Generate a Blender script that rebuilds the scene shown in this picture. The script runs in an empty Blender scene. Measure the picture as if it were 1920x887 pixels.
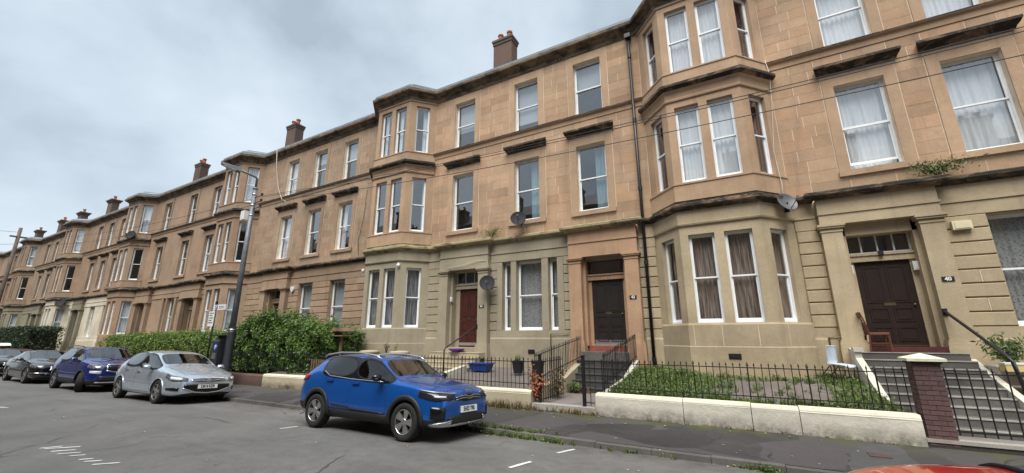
import bpy, bmesh, math, random
import numpy as np
from mathutils import Vector, Matrix
from mathutils.bvhtree import BVHTree
random.seed(7); rng = np.random.default_rng(7)
R = math.radians
scene = bpy.context.scene
COL = scene.collection

# ------------------------------------------------------------------ camera
cam_d = bpy.data.cameras.new('camera'); cam = bpy.data.objects.new('camera', cam_d); COL.objects.link(cam)
cam_d.sensor_fit = 'HORIZONTAL'; cam_d.sensor_width = 36.0; cam_d.lens = 36.0*751.4/1920.0
cam_d.clip_start = 0.03; cam_d.clip_end = 3000
PIT, YAW = 0.24564, 0.50771
cam.location = (0, 0, 1.8)
cam.rotation_euler = (math.pi/2+PIT, 0, YAW)
scene.camera = cam

# ------------------------------------------------------------------ sky, sun, exposure
SUN_EL, SUN_AZ = R(61), R(166)          # azimuth clockwise from +Y
world = bpy.data.worlds.new('World'); scene.world = world; world.use_nodes = True
wn = world.node_tree.nodes; wl = world.node_tree.links; wn.clear()
def wnode(t, **k):
    n = wn.new(t)
    for a, b in k.items(): setattr(n, a, b)
    return n
w_out = wnode('ShaderNodeOutputWorld'); w_bg = wnode('ShaderNodeBackground'); wl.new(w_bg.outputs[0], w_out.inputs[0])
sky = wnode('ShaderNodeTexSky'); sky.sky_type = 'NISHITA'; sky.sun_disc = False
sky.sun_elevation = SUN_EL; sky.sun_rotation = SUN_AZ; sky.air_density = 1.0; sky.dust_density = 3.0
w_tc = wnode('ShaderNodeTexCoord'); w_map = wnode('ShaderNodeMapping'); w_map.inputs['Scale'].default_value = (1.0, 1.0, 1.5)
wl.new(w_tc.outputs['Generated'], w_map.inputs[0])
w_n = wnode('ShaderNodeTexNoise'); w_n.inputs['Scale'].default_value = 2.1; w_n.inputs['Detail'].default_value = 7; w_n.inputs['Roughness'].default_value = 0.52; w_n.inputs['Distortion'].default_value = 0.1
wl.new(w_map.outputs[0], w_n.inputs[0])
w_r = wnode('ShaderNodeValToRGB'); e = w_r.color_ramp.elements
e[0].position = 0.36; e[0].color = (1.30, 1.53, 1.70, 1)
e[1].position = 0.66; e[1].color = (2.30, 2.58, 2.78, 1)
e2 = w_r.color_ramp.elements.new(0.5); e2.color = (1.84, 2.12, 2.33, 1)
wl.new(w_n.outputs['Fac'], w_r.inputs[0])
w_m = wnode('ShaderNodeMixRGB'); w_m.inputs[0].default_value = 0.90      # cloud cover over the clear sky
wl.new(sky.outputs[0], w_m.inputs[1]); wl.new(w_r.outputs[0], w_m.inputs[2]); wl.new(w_m.outputs[0], w_bg.inputs[0])
w_bg.inputs[1].default_value = 0.10
sun_d = bpy.data.lights.new('sun', 'SUN'); sun = bpy.data.objects.new('sun', sun_d); COL.objects.link(sun)
sun_d.energy = 1.5; sun_d.angle = R(42); sun_d.color = (1.0, 0.97, 0.93)
sdir = Vector((math.sin(SUN_AZ)*math.cos(SUN_EL), math.cos(SUN_AZ)*math.cos(SUN_EL), math.sin(SUN_EL)))
sun.rotation_euler = (-sdir).to_track_quat('-Z', 'Y').to_euler()
sun.location = (0, 0, 40)
vs = scene.view_settings; vs.view_transform = 'Standard'; vs.look = 'None'; vs.gamma = 1; vs.use_curve_mapping = False
vs.exposure = 1.8

# ------------------------------------------------------------------ materials
def srgb(r, g, b):
    f = lambda c: (c/255/12.92) if c/255 <= 0.04045 else ((c/255+0.055)/1.055)**2.4
    return (f(r), f(g), f(b))
class NT:
    def __init__(s, name):
        s.m = bpy.data.materials.new(name); s.m.use_nodes = True
        s.t = s.m.node_tree; s.b = s.t.nodes['Principled BSDF']; s.out = s.t.nodes['Material Output']
    def n(s, t, **k):
        x = s.t.nodes.new(t)
        for a, b in k.items(): setattr(x, a, b)
        return x
    def l(s, a, b): s.t.links.new(a, b)
    def pos(s, scale=(1, 1, 1), rot=(0, 0, 0)):
        g = s.n('ShaderNodeNewGeometry'); mp = s.n('ShaderNodeMapping'); mp.inputs['Scale'].default_value = scale; mp.inputs['Rotation'].default_value = rot
        s.l(g.outputs['Position'], mp.inputs[0]); return mp.outputs[0]
    def noise(s, vec, scale, detail=4, rough=.55, dist=0):
        x = s.n('ShaderNodeTexNoise'); x.inputs['Scale'].default_value = scale; x.inputs['Detail'].default_value = detail; x.inputs['Roughness'].default_value = rough; x.inputs['Distortion'].default_value = dist
        s.l(vec, x.inputs[0]); return x.outputs['Fac']
    def ramp(s, fac, stops):
        x = s.n('ShaderNodeValToRGB'); el = x.color_ramp.elements
        while len(el) < len(stops): el.new(0.5)
        for e_, (p, c) in zip(el, stops):
            e_.position = p; e_.color = (c, c, c, 1) if isinstance(c, (int, float)) else (*c, 1)
        s.l(fac, x.inputs[0]); return x.outputs[0]
    def mix(s, fac, a, b, mode='MIX'):
        x = s.n('ShaderNodeMixRGB', blend_type=mode)
        for i, v in enumerate((fac, a, b)):
            if hasattr(v, 'is_linked'): s.l(v, x.inputs[i])
            elif isinstance(v, (int, float)): x.inputs[i].default_value = v if i == 0 else (v, v, v, 1)
            else: x.inputs[i].default_value = (*v, 1)
        return x.outputs[0]
    def math(s, op, a, b=0.0, clamp=False):
        x = s.n('ShaderNodeMath', operation=op); x.use_clamp = clamp
        for i, v in enumerate((a, b)):
            if hasattr(v, 'is_linked'): s.l(v, x.inputs[i])
            else: x.inputs[i].default_value = v
        return x.outputs[0]
    def col(s, v):
        if hasattr(v, 'is_linked'): s.l(v, s.b.inputs['Base Color'])
        else: s.b.inputs['Base Color'].default_value = (*v, 1)
    def rough(s, v):
        if hasattr(v, 'is_linked'): s.l(v, s.b.inputs['Roughness'])
        else: s.b.inputs['Roughness'].default_value = v
    def bump(s, h, strength=.3, dist=.02):
        x = s.n('ShaderNodeBump'); x.inputs['Strength'].default_value = strength; x.inputs['Distance'].default_value = dist
        s.l(h, x.inputs['Height']); s.l(x.outputs[0], s.b.inputs['Normal'])
    def sep(s, vec):
        x = s.n('ShaderNodeSeparateXYZ'); s.l(vec, x.inputs[0]); return x.outputs
    def rnd(s): return s.n('ShaderNodeObjectInfo').outputs['Random']
    def island(s): return s.n('ShaderNodeNewGeometry').outputs['Random Per Island']
def plain(name, c, rough=.6, metal=0, bump=0, vary=.12, bscale=60):
    k = NT(name); p = k.pos(); n1 = k.noise(p, 3.1, 5)
    lo = tuple(x*(1-vary) for x in c); hi = tuple(min(1, x*(1+vary)) for x in c)
    k.col(k.ramp(n1, [(.3, lo), (.7, hi)])); k.rough(rough); k.b.inputs['Metallic'].default_value = metal
    if bump: k.bump(k.noise(p, bscale, 4), bump, .01)
    return k.m
def stone_mat(name, c, soot=.35, vary=.13, grime=(.05, .042, .035), streak=.5):
    """sandstone or painted stone: block-to-block tone, grain, soot patches and vertical run-off streaks"""
    k = NT(name); p = k.pos()
    rn = k.rnd(); blk = k.ramp(rn, [(0, 1-vary*1.5), (.15, 1-vary*.5), (.5, 1.0), (1, 1+vary*.75)])
    hue = k.ramp(k.math('FRACT', k.math('MULTIPLY', rn, 7.31)), [(0, (1.04, .98, .95)), (.5, (1, 1, 1)), (1, (.98, 1.01, 1.02))])
    base = k.mix(1.0, k.mix(1.0, c, blk, 'MULTIPLY'), hue if vary > .1 else (1, 1, 1), 'MULTIPLY')
    big = k.ramp(k.noise(p, .55, 6, .6, .4), [(.28, .72), (.72, 1.15)])
    base = k.mix(1.0, base, big, 'MULTIPLY')
    grain = k.ramp(k.noise(p, 22, 5, .7), [(.25, .86), (.75, 1.1)])
    base = k.mix(1.0, base, grain, 'MULTIPLY')
    st = k.noise(k.pos((2.6, 2.6, .22)), 1.6, 6, .62)
    sm = k.ramp(st, [(.53, 0.0), (.74, streak)])
    base = k.mix(sm, base, k.mix(.55, base, grime))
    sp = k.ramp(k.noise(p, 1.1, 8, .72, .7), [(.56, 0.0), (.74, soot)])
    base = k.mix(sp, base, k.mix(.7, base, grime))
    chip = k.ramp(k.noise(p, 5.5, 9, .8, .4), [(.66, 0.0), (.70, .55)]); base = k.mix(chip, base, k.mix(.6, base, (.40, .33, .25)))
    k.col(base); k.rough(.88); k.bump(k.math('ADD', k.noise(p, 45, 6, .7), k.math('MULTIPLY', k.noise(p, 4, 5, .6), 1.5)), .4, .014)
    return k.m
def ledge_mat(name, c, dark, amount):
    k = NT(name); p = k.pos((1.0, 1.0, 2.2)); n = k.noise(p, 1.7, 9, .72, .6)
    f = k.ramp(n, [(.62-amount*.5, 0.0), (.80-amount*.5, 1.0)])
    g = k.ramp(k.noise(p, 9, 5, .7), [(.3, .6), (.7, 1.3)])
    d = k.mix(k.ramp(k.noise(p, 3.3, 4), [(.5, 0), (.7, .6)]), dark, (.05, .055, .022))
    k.col(k.mix(f, c, k.mix(1.0, d, g, 'MULTIPLY'))); k.rough(.92); k.bump(k.noise(p, 30, 6, .75), .5, .02)
    return k.m
M = {}
SAND = (.435, .290, .180)
M['sand'] = stone_mat('sandstone_ashlar', SAND)
M['sand_trim'] = stone_mat('sandstone_trim', (.448, .302, .190), soot=.3, vary=.06, streak=.45)
M['sand_c'] = stone_mat('sandstone_brown', (.345, .240, .158), soot=.45, streak=.6)
M['sand_d'] = stone_mat('sandstone_weathered', (.312, .220, .146), soot=.55, streak=.7)
M['joint'] = plain('lime_pointing', (.66, .55, .42), .95, bump=.3)
M['olive'] = stone_mat('olive_painted_stone', (.330, .287, .200), soot=.22, vary=.05, streak=.32)
M['ochre'] = stone_mat('ochre_painted_stone', (.440, .355, .228), soot=.22, vary=.06, streak=.38)
M['terracotta'] = stone_mat('orange_painted_stone', (.415, .262, .160), soot=.6, vary=.05, streak=.7)
M['creamstone'] = stone_mat('cream_painted_stone', (.62, .56, .43), soot=.15, vary=.03, streak=.3)
M['greystone'] = stone_mat('grey_green_stone', (.25, .225, .155), soot=.4, vary=.05)
M['ledge'] = ledge_mat('sooty_ledge_stone', (.28, .19, .12), (.026, .022, .018), .56)
M['ledge_clean'] = ledge_mat('mossy_ledge_stone', (.34, .29, .17), (.05, .04, .025), .28)
M['cornice'] = ledge_mat('cornice_stone', (.21, .145, .09), (.040, .033, .026), .40)
M['lead'] = plain('lead_roof_sheet', (.20, .225, .24), .5, bump=.3, vary=.25)
M['slate'] = plain('slate', (.10, .105, .115), .6, bump=.4, vary=.25)
M['chim'] = stone_mat('chimney_stone', (.115, .075, .055), soot=.8)
M['pot'] = plain('chimney_pot_clay', (.33, .115, .06), .8, vary=.3)
M['white'] = plain('white_window_paint', (.80, .82, .83), .45, vary=.05)
M['oldwhite'] = plain('weathered_white_paint', (.60, .60, .57), .6, vary=.2)
M['inner'] = plain('room_plaster', (.22, .20, .18), .9)
M['door_dark'] = plain('dark_brown_door_paint', (.022, .013, .011), .38, vary=.2)
M['door_black'] = plain('black_brown_door_paint', (.019, .015, .013), .4, vary=.2)
M['door_red'] = plain('red_brown_door_paint', (.062, .018, .013), .4, vary=.2)
M['red_step'] = plain('red_painted_step', (.22, .062, .04), .7, vary=.3, bump=.3)
M['maroon'] = plain('maroon_painted_step', (.085, .018, .016), .6, vary=.3)
M['iron'] = plain('black_iron_paint', (.010, .010, .011), .45, vary=.3)
M['brass'] = plain('dull_brass', (.16, .12, .06), .5, metal=1)
M['alum'] = plain('brushed_aluminium', (.55, .56, .58), .4, metal=1)
M['blackp'] = plain('black_plastic', (.012, .012, .013), .5)
M['greyp'] = plain('grey_plastic', (.10, .105, .11), .5)
M['dish'] = plain('satellite_dish_grey', (.016, .017, .019), .85)
M['whitep'] = plain('white_plastic', (.72, .72, .70), .5)
M['creamp'] = plain('cream_plastic', (.62, .56, .38), .5)
M['cable'] = plain('cable_black', (.012, .012, .013), .6)
M['cable_w'] = plain('cable_white', (.55, .52, .46), .6)
def glass_mat(name, tint, f0=.07, p=4.0):
    k = NT(name); k.t.nodes.remove(k.b)
    lw = k.n('ShaderNodeLayerWeight'); lw.inputs[0].default_value = .5
    f = k.math('ADD', k.math('MULTIPLY', k.math('POWER', lw.outputs['Facing'], p), 1-f0), f0, True)
    nz = k.noise(k.pos(), 1.1, 2); bp = k.n('ShaderNodeBump'); bp.inputs['Strength'].default_value = .035; bp.inputs['Distance'].default_value = .05; k.l(nz, bp.inputs['Height'])
    t = k.n('ShaderNodeBsdfTransparent'); t.inputs[0].default_value = (*tint, 1)
    g = k.n('ShaderNodeBsdfGlossy'); g.inputs['Roughness'].default_value = .015; g.inputs[0].default_value = (.96, .98, 1, 1); k.l(bp.outputs[0], g.inputs['Normal'])
    m = k.n('ShaderNodeMixShader'); k.l(f, m.inputs[0]); k.l(t.outputs[0], m.inputs[1]); k.l(g.outputs[0], m.inputs[2]); k.l(m.outputs[0], k.out.inputs[0])
    return k.m
M['glass'] = glass_mat('window_glass', (.95, .97, .98), .19, 2.6)
M['screenglass'] = glass_mat('windscreen_glass', (.34, .38, .38), .06, 3.0)
M['carglass'] = glass_mat('car_glass', (.26, .29, .29), .06, 3.4)
def curtain_mat(name, c1, c2, scale, trans=.35, pattern=None):
    k = NT(name); p = k.pos()
    if pattern == 'lace':
        v = k.n('ShaderNodeTexVoronoi'); v.inputs['Scale'].default_value = 17; k.l(p, v.inputs[0]); f = v.outputs['Distance']
        c = k.ramp(k.math('ADD', f, k.math('MULTIPLY', k.noise(p, 30, 3), .4)), [(.3, c2), (.75, c1)])
    else:
        c = k.ramp(k.noise(k.pos((1, 1, .06)), scale, 4), [(.35, c1), (.65, c2)])
    k.col(c); k.rough(.95)
    tr = k.n('ShaderNodeBsdfTranslucent'); k.l(c, tr.inputs[0]); m = k.n('ShaderNodeMixShader'); m.inputs[0].default_value = trans
    k.l(k.b.outputs[0], m.inputs[1]); k.l(tr.outputs[0], m.inputs[2]); k.l(m.outputs[0], k.out.inputs[0])
    return k.m
M['net'] = curtain_mat('white_net_curtain', (.76, .80, .83), (.90, .92, .92), 14, .2)
M['lace'] = curtain_mat('grey_lace_curtain', (.50, .51, .50), (.20, .20, .20), 10, .3, 'lace')
M['brownc'] = curtain_mat('brown_striped_curtain', (.12, .08, .066), (.46, .37, .31), 24, .15)
M['bluec'] = curtain_mat('pale_blue_curtain', (.24, .42, .50), (.40, .58, .64), 10, .4)
M['blind'] = curtain_mat('pale_roller_blind', (.52, .57, .60), (.56, .60, .63), 4, .3)
M['checkc'] = curtain_mat('grey_check_curtain', (.10, .105, .12), (.50, .52, .54), 30, .2)
M['darkc'] = curtain_mat('dark_red_curtain', (.07, .035, .04), (.15, .09, .10), 18, .2)

# ------------------------------------------------------------------ mesh helpers
def tag(o, label=None, cat=None, group=None, kind=None):
    for k, v in (('label', label), ('category', cat), ('group', group), ('kind', kind)):
        if v: o[k] = v
    return o
def root(name, loc, label, cat, group=None):
    o = bpy.data.objects.new(name, None); COL.objects.link(o); o.location = loc; o.empty_display_size = .2
    return tag(o, label, cat, group)
def link_mesh(name, me, parent=None, local=False):
    o = bpy.data.objects.new(name, me); COL.objects.link(o)
    if parent is not None:
        o.parent = parent
        if parent.type == 'EMPTY' and not local: o.matrix_parent_inverse = Matrix.Translation(-parent.location)
    return o
class Fr:
    """wall frame: s along the wall (left to right seen from the street), d outwards, z up"""
    def __init__(f, P, Q):
        f.P = Vector((P[0], P[1])); v = Vector((Q[0]-P[0], Q[1]-P[1])); f.L = v.length; f.u = v/f.L; f.n = Vector((f.u.y, -f.u.x))
    def pt(f, s, d, z):
        q = f.P+f.u*s+f.n*d; return (q.x, q.y, z)
class MB:
    def __init__(s): s.v = []; s.f = []
    def quad(s, a, b, c, d):
        i = len(s.v); s.v += [a, b, c, d]; s.f.append((i, i+1, i+2, i+3)); return s
    def hexa(s, p):       # p: 4 bottom ccw, 4 top
        i = len(s.v); s.v += p
        for q in ((3, 2, 1, 0), (4, 5, 6, 7), (0, 1, 5, 4), (1, 2, 6, 5), (2, 3, 7, 6), (3, 0, 4, 7)): s.f.append(tuple(i+k for k in q))
        return s
    def box(s, x0, x1, y0, y1, z0, z1):
        return s.hexa([(x0, y0, z0), (x1, y0, z0), (x1, y1, z0), (x0, y1, z0), (x0, y0, z1), (x1, y0, z1), (x1, y1, z1), (x0, y1, z1)])
    def fbox(s, F, s0, s1, d0, d1, z0, z1):   # d0<d1, d outwards
        a = [F.pt(s0, d1, z0), F.pt(s1, d1, z0), F.pt(s1, d0, z0), F.pt(s0, d0, z0), F.pt(s0, d1, z1), F.pt(s1, d1, z1), F.pt(s1, d0, z1), F.pt(s0, d0, z1)]
        return s.hexa(a)
    def cbox(s, F, s0, s1, d0, d1, z0, z1, b=.008):
        """open-backed block with a chamfered front edge"""
        i = len(s.v)
        for d, m in ((d0, 0), (d1-b, 0), (d1, b)):
            s.v += [F.pt(s0+m, d, z0+m), F.pt(s1-m, d, z0+m), F.pt(s1-m, d, z1-m), F.pt(s0+m, d, z1-m)]
        for r in (0, 4):
            for k in range(4): s.f.append((i+r+k, i+r+(k+1) % 4, i+r+4+(k+1) % 4, i+r+4+k))
        s.f.append((i+8, i+9, i+10, i+11)); return s
    def prism(s, poly, y0, y1, ax='y'):
        i = len(s.v); n = len(poly)
        for y in (y0, y1):
            for a, b in poly: s.v.append((a, y, b) if ax == 'y' else ((y, a, b) if ax == 'x' else (a, b, y)))
        s.f.append(tuple(range(i, i+n))); s.f.append(tuple(range(i+2*n-1, i+n-1, -1)))
        for k in range(n): s.f.append((i+(k+1) % n, i+k, i+n+k, i+n+(k+1) % n))
        return s
    def tube(s, pts, r, n=8, r1=None, caps=True):
        P = [Vector(p) for p in pts]; i0 = len(s.v); m = len(P); up = None
        for k, p in enumerate(P):
            t = (P[min(k+1, m-1)]-P[max(k-1, 0)]).normalized()
            if up is None or abs(t.dot(up)) > .95: up = Vector((0, 0, 1)) if abs(t.z) < .9 else Vector((1, 0, 0))
            a = t.cross(up).normalized(); b = t.cross(a).normalized(); up = -b if False else up
            rr = r if r1 is None else r+(r1-r)*k/(m-1)
            for j in range(n):
                w = 2*math.pi*j/n; s.v.append(tuple(p+a*(rr*math.cos(w))+b*(rr*math.sin(w))))
        for k in range(m-1):
            for j in range(n):
                s.f.append((i0+k*n+j, i0+k*n+(j+1) % n, i0+(k+1)*n+(j+1) % n, i0+(k+1)*n+j))
        if caps: s.f.append(tuple(i0+j for j in range(n-1, -1, -1))); s.f.append(tuple(i0+(m-1)*n+j for j in range(n)))
        return s
    def lathe(s, prof, c=(0, 0, 0), n=16, axis='z', caps=True):
        i0 = len(s.v); m = len(prof)
        for r, h in prof:
            for j in range(n):
                w = 2*math.pi*j/n; a, b = r*math.cos(w), r*math.sin(w)
                q = (a, b, h) if axis == 'z' else ((a, h, b) if axis == 'y' else (h, a, b))
                s.v.append((c[0]+q[0], c[1]+q[1], c[2]+q[2]))
        for k in range(m-1):
            for j in range(n): s.f.append((i0+k*n+j, i0+k*n+(j+1) % n, i0+(k+1)*n+(j+1) % n, i0+(k+1)*n+j))
        if caps and prof[0][0] > 1e-4: s.f.append(tuple(i0+j for j in range(n-1, -1, -1)))
        if caps and prof[-1][0] > 1e-4: s.f.append(tuple(i0+(m-1)*n+j for j in range(n)))
        return s
    def sweep(s, path, prof):
        """profile (d outwards, z) swept along a street-facing path with mitred corners"""
        P = [Vector(p) for p in path]; m = len(P); n = len(prof); i0 = len(s.v)
        for k in range(m):
            ns = []
            if k > 0: u = (P[k]-P[k-1]).normalized(); ns.append(Vector((u.y, -u.x)))
            if k < m-1: u = (P[k+1]-P[k]).normalized(); ns.append(Vector((u.y, -u.x)))
            b = sum(ns, Vector((0, 0))); b = b/b.length; b = b/max(.3, b.dot(ns[0]))
            for d, z in prof: q = P[k]+b*d; s.v.append((q.x, q.y, z))
        for k in range(m-1):
            for j in range(n): s.f.append((i0+k*n+j, i0+k*n+(j+1) % n, i0+(k+1)*n+(j+1) % n, i0+(k+1)*n+j))
        s.f.append(tuple(i0+j for j in range(n-1, -1, -1))); s.f.append(tuple(i0+(m-1)*n+j for j in range(n)))
        return s
    def mesh(s, name, mat, smooth=False, fix=True):
        me = bpy.data.meshes.new(name); me.from_pydata(s.v, [], s.f)
        if fix:
            bm = bmesh.new(); bm.from_mesh(me); bmesh.ops.recalc_face_normals(bm, faces=bm.faces); bm.to_mesh(me); bm.free()
        me.materials.append(M[mat] if isinstance(mat, str) else mat)
        if smooth: me.polygons.foreach_set('use_smooth', [True]*len(me.polygons))
        return me
    def build(s, name, mat, parent=None, smooth=False, local=False, fix=True):
        return link_mesh(name, s.mesh(name, mat, smooth, fix), parent, local)
def copy_part(o, parent, loc):
    c = o.copy(); COL.objects.link(c); c.parent = parent; c.location = loc; return c
_txt = {}
def text_mesh(txt, size, mat, name, bold=.0, spacing=1.0):
    cu = bpy.data.curves.new('txt', 'FONT'); cu.body = txt; cu.size = size; cu.align_x = 'CENTER'; cu.align_y = 'CENTER'; cu.offset = bold; cu.space_character = spacing; cu.extrude = .0015
    o = bpy.data.objects.new('txt', cu); COL.objects.link(o)
    dg = bpy.context.evaluated_depsgraph_get(); me = bpy.data.meshes.new_from_object(o.evaluated_get(dg))
    bpy.data.objects.remove(o); me.name = name; me.materials.clear(); me.materials.append(M[mat] if isinstance(mat, str) else mat)
    return me
def gz(x):
    if x > -6: return 0.0
    if x > -22: return -.009*(-6-x)
    return -.144-.006*(-22-x)
# ------------------------------------------------------------------ the terrace of tenements
YF = 14.2
GF_S, GF_T = 2.05, 4.78         # ground-floor sill and lintel
F1_S, F1_T = 6.48, 9.22
TF_S, TF_T = 10.62, 13.03
BH, BF, BD = 2.0, 1.10, 1.0     # bay: half width at the wall, half width of its front, depth
def curtain(F, s0, s1, z0, z1, d, kind, parent):
    if kind is None: return
    if isinstance(kind, tuple): k, a, b, t = kind           # part of the opening: side fractions and top fraction
    else: k, a, b, t = kind, 0, 1, 1
    if k == 'blind': 
        m = MB(); zz = z1-(z1-z0)*t; m.quad(F.pt(s0, d, zz), F.pt(s1, d, zz), F.pt(s1, d, z1), F.pt(s0, d, z1))
        m.build('roller_blind', 'blind', parent, fix=False); return
    w = s1-s0; a, b = s0+w*a, s0+w*b; n = max(10, int((b-a)*46)); m = MB()
    ph = random.random()*9; rows = 6
    for r in range(rows+1):
        z = z0+(z1-z0)*r/rows*t if t < 1 else z0+(z1-z0)*r/rows
        for i in range(n+1):
            s_ = a+(b-a)*i/n
            amp = .022*(1.15-.5*r/rows)
            m.v.append(F.pt(s_, d-.03+amp*math.sin(s_*52+ph+.5*math.sin(s_*9+ph))+.012*math.sin(s_*23+ph*2), z))
    for r in range(rows):
        for i in range(n): q = r*(n+1)+i; m.f.append((q, q+1, q+n+2, q+n+1))
    m.build('curtain', k, parent, smooth=True, fix=False)
def window(F, s0, s1, z0, z1, parent, cur=None, rec=.17, mat='white', split=.5, detail=True, openb=0.0):
    """sash window set back in its reveal: frame (the part) > upper and lower pane, curtain"""
    m = MB(); d = -rec; e = .042; zm = z0+(z1-z0)*split
    m.fbox(F, s0, s0+e, d-.10, d, z0, z1); m.fbox(F, s1-e, s1, d-.10, d, z0, z1)
    m.fbox(F, s0+e, s1-e, d-.10, d, z1-e, z1); m.fbox(F, s0+e, s1-e, d-.10, d+.03, z0, z0+.05)
    st = .038
    def sash(za, zb, dd, bot):
        m.fbox(F, s0+e, s0+e+st, dd-.035, dd, za, zb); m.fbox(F, s1-e-st, s1-e, dd-.035, dd, za, zb)
        m.fbox(F, s0+e+st, s1-e-st, dd-.035, dd, za, za+(bot)); m.fbox(F, s0+e+st, s1-e-st, dd-.035, dd, zb-.045, zb)
    sash(zm-.02, z1-e, d-.012, .045); sash(z0+.05+openb, zm+.025+openb*.3, d-.052, .075)
    o = m.build('window', mat, parent)
    g = MB(); g.quad(F.pt(s0+e+st, d-.03, zm+.02), F.pt(s1-e-st, d-.03, zm+.02), F.pt(s1-e-st, d-.03, z1-e-.04), F.pt(s0+e+st, d-.03, z1-e-.04)); g.build('pane', 'glass', o, fix=False)
    g = MB(); g.quad(F.pt(s0+e+st, d-.07, z0+.12+openb), F.pt(s1-e-st, d-.07, z0+.12+openb), F.pt(s1-e-st, d-.07, zm-.02+openb*.3), F.pt(s0+e+st, d-.07, zm-.02+openb*.3)); g.build('pane', 'glass', o, fix=False)
    curtain(F, s0+.04, s1-.04, z0+.05, z1-.05, d-.17, cur, o)
    return o
def panel(m, F, s0, s1, z0, z1, ops, d=0.0, rev=.30):
    """flat wall with openings and their reveals"""
    ops = [o for o in ops if o[1] > s0 and o[0] < s1 and o[3] > z0 and o[2] < z1]
    ss = sorted({s0, s1, *[max(s0, o[0]) for o in ops], *[min(s1, o[1]) for o in ops]}); zs = sorted({z0, z1, *[max(z0, o[2]) for o in ops], *[min(z1, o[3]) for o in ops]})
    for a, b in zip(ss, ss[1:]):
        for p, q in zip(zs, zs[1:]):
            cs, cz = (a+b)/2, (p+q)/2
            if any(o[0] < cs < o[1] and o[2] < cz < o[3] for o in ops): continue
            m.quad(F.pt(a, d, p), F.pt(b, d, p), F.pt(b, d, q), F.pt(a, d, q))
    for a, b, p, q in ops:
        p2 = max(p, z0); q2 = min(q, z1)
        m.quad(F.pt(a, d, p2), F.pt(a, d, q2), F.pt(a, -rev, q2), F.pt(a, -rev, p2)); m.quad(F.pt(b, d, q2), F.pt(b, d, p2), F.pt(b, -rev, p2), F.pt(b, -rev, q2))
        if q <= z1: m.quad(F.pt(a, d, q), F.pt(b, d, q), F.pt(b, -rev, q), F.pt(a, -rev, q))
        if p >= z0: m.quad(F.pt(b, d, p), F.pt(a, d, p), F.pt(a, -rev, p), F.pt(b, -rev, p))
def courses(F, s0, s1, z0, z1, h, blocks, mat, parent, proud, gap, vgap, lmin=.55, lmax=1.05, name='stone', bev=.008, point=False):
    """ashlar: every stone a piece of its own, laid round the blocked rectangles"""
    n = max(1, round((z1-z0)/h)); hh = (z1-z0)/n; pj = MB()
    for r in range(n):
        a, b = z0+r*hh+gap/2, z0+(r+1)*hh-gap/2
        free = [(s0, s1)]
        for o in blocks:
            if o[3] <= a+.04 or o[2] >= b-.04: continue
            nf = []
            for x, y in free:
                if o[1] <= x or o[0] >= y: nf.append((x, y)); continue
                if o[0]-x > .05: nf.append((x, o[0]))
                if y-o[1] > .05: nf.append((o[1], y))
            free = nf
        for x, y in free:
            c = x
            first = True
            while y-c > .06:
                L = random.uniform(lmin, lmax)*(.6 if first and r % 2 else 1); first = False
                if y-c-L < .32: L = y-c
                MB().cbox(F, c+vgap/2, c+L-vgap/2, -.02, proud+random.uniform(-.0015, .0015), a, b, bev).build(name, mat, parent)
                c += L
                if point and y-c > .06: pj.fbox(F, c-.009, c+.009, 0, proud+.002, a+.012, b-.012)
    if point and pj.v: tag(pj.build('pointing', 'joint', parent), kind='stuff')
def hood(F, c, parent, w=2.05, mat='ledge'):
    m = MB(); a, b = c-w/2, c+w/2
    prof = [(0, 9.64), (.06, 9.64), (.10, 9.70), (.20, 9.74), (.26, 9.80), (.28, 9.80), (.28, 9.88), (.0, 9.93)]
    i = len(m.v); n = len(prof)
    for s_, k in ((a, 0), (b, 1)):
        for d, z in prof:
            e_ = (.28-d)*.35; m.v.append(F.pt(s_+(e_ if k == 0 else -e_), d, z))
    for j in range(n): m.f.append((j, (j+1) % n, n+(j+1) % n, n+j))
    m.f.append(tuple(range(n))); m.f.append(tuple(range(2*n-1, n-1, -1)))
    m.build('window_hood', mat, parent)
def surround(F, c, z0, z1, parent, mat, w=1.17, band=.27, top=.32, sill=True, d=.035):
    m = MB(); h = w/2
    m.fbox(F, c-h-band, c-h, 0, d, z0-.0, z1+top); m.fbox(F, c+h, c+h+band, 0, d, z0-.0, z1+top); m.fbox(F, c-h, c+h, 0, d, z1, z1+top)
    m.build('window_surround', mat, parent)
    if sill:
        m = MB(); m.fbox(F, c-h-band-.02, c+h+band+.02, -.12, d+.05, z0-.17, z0-.002); m.build('window_sill', mat, parent)
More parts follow.
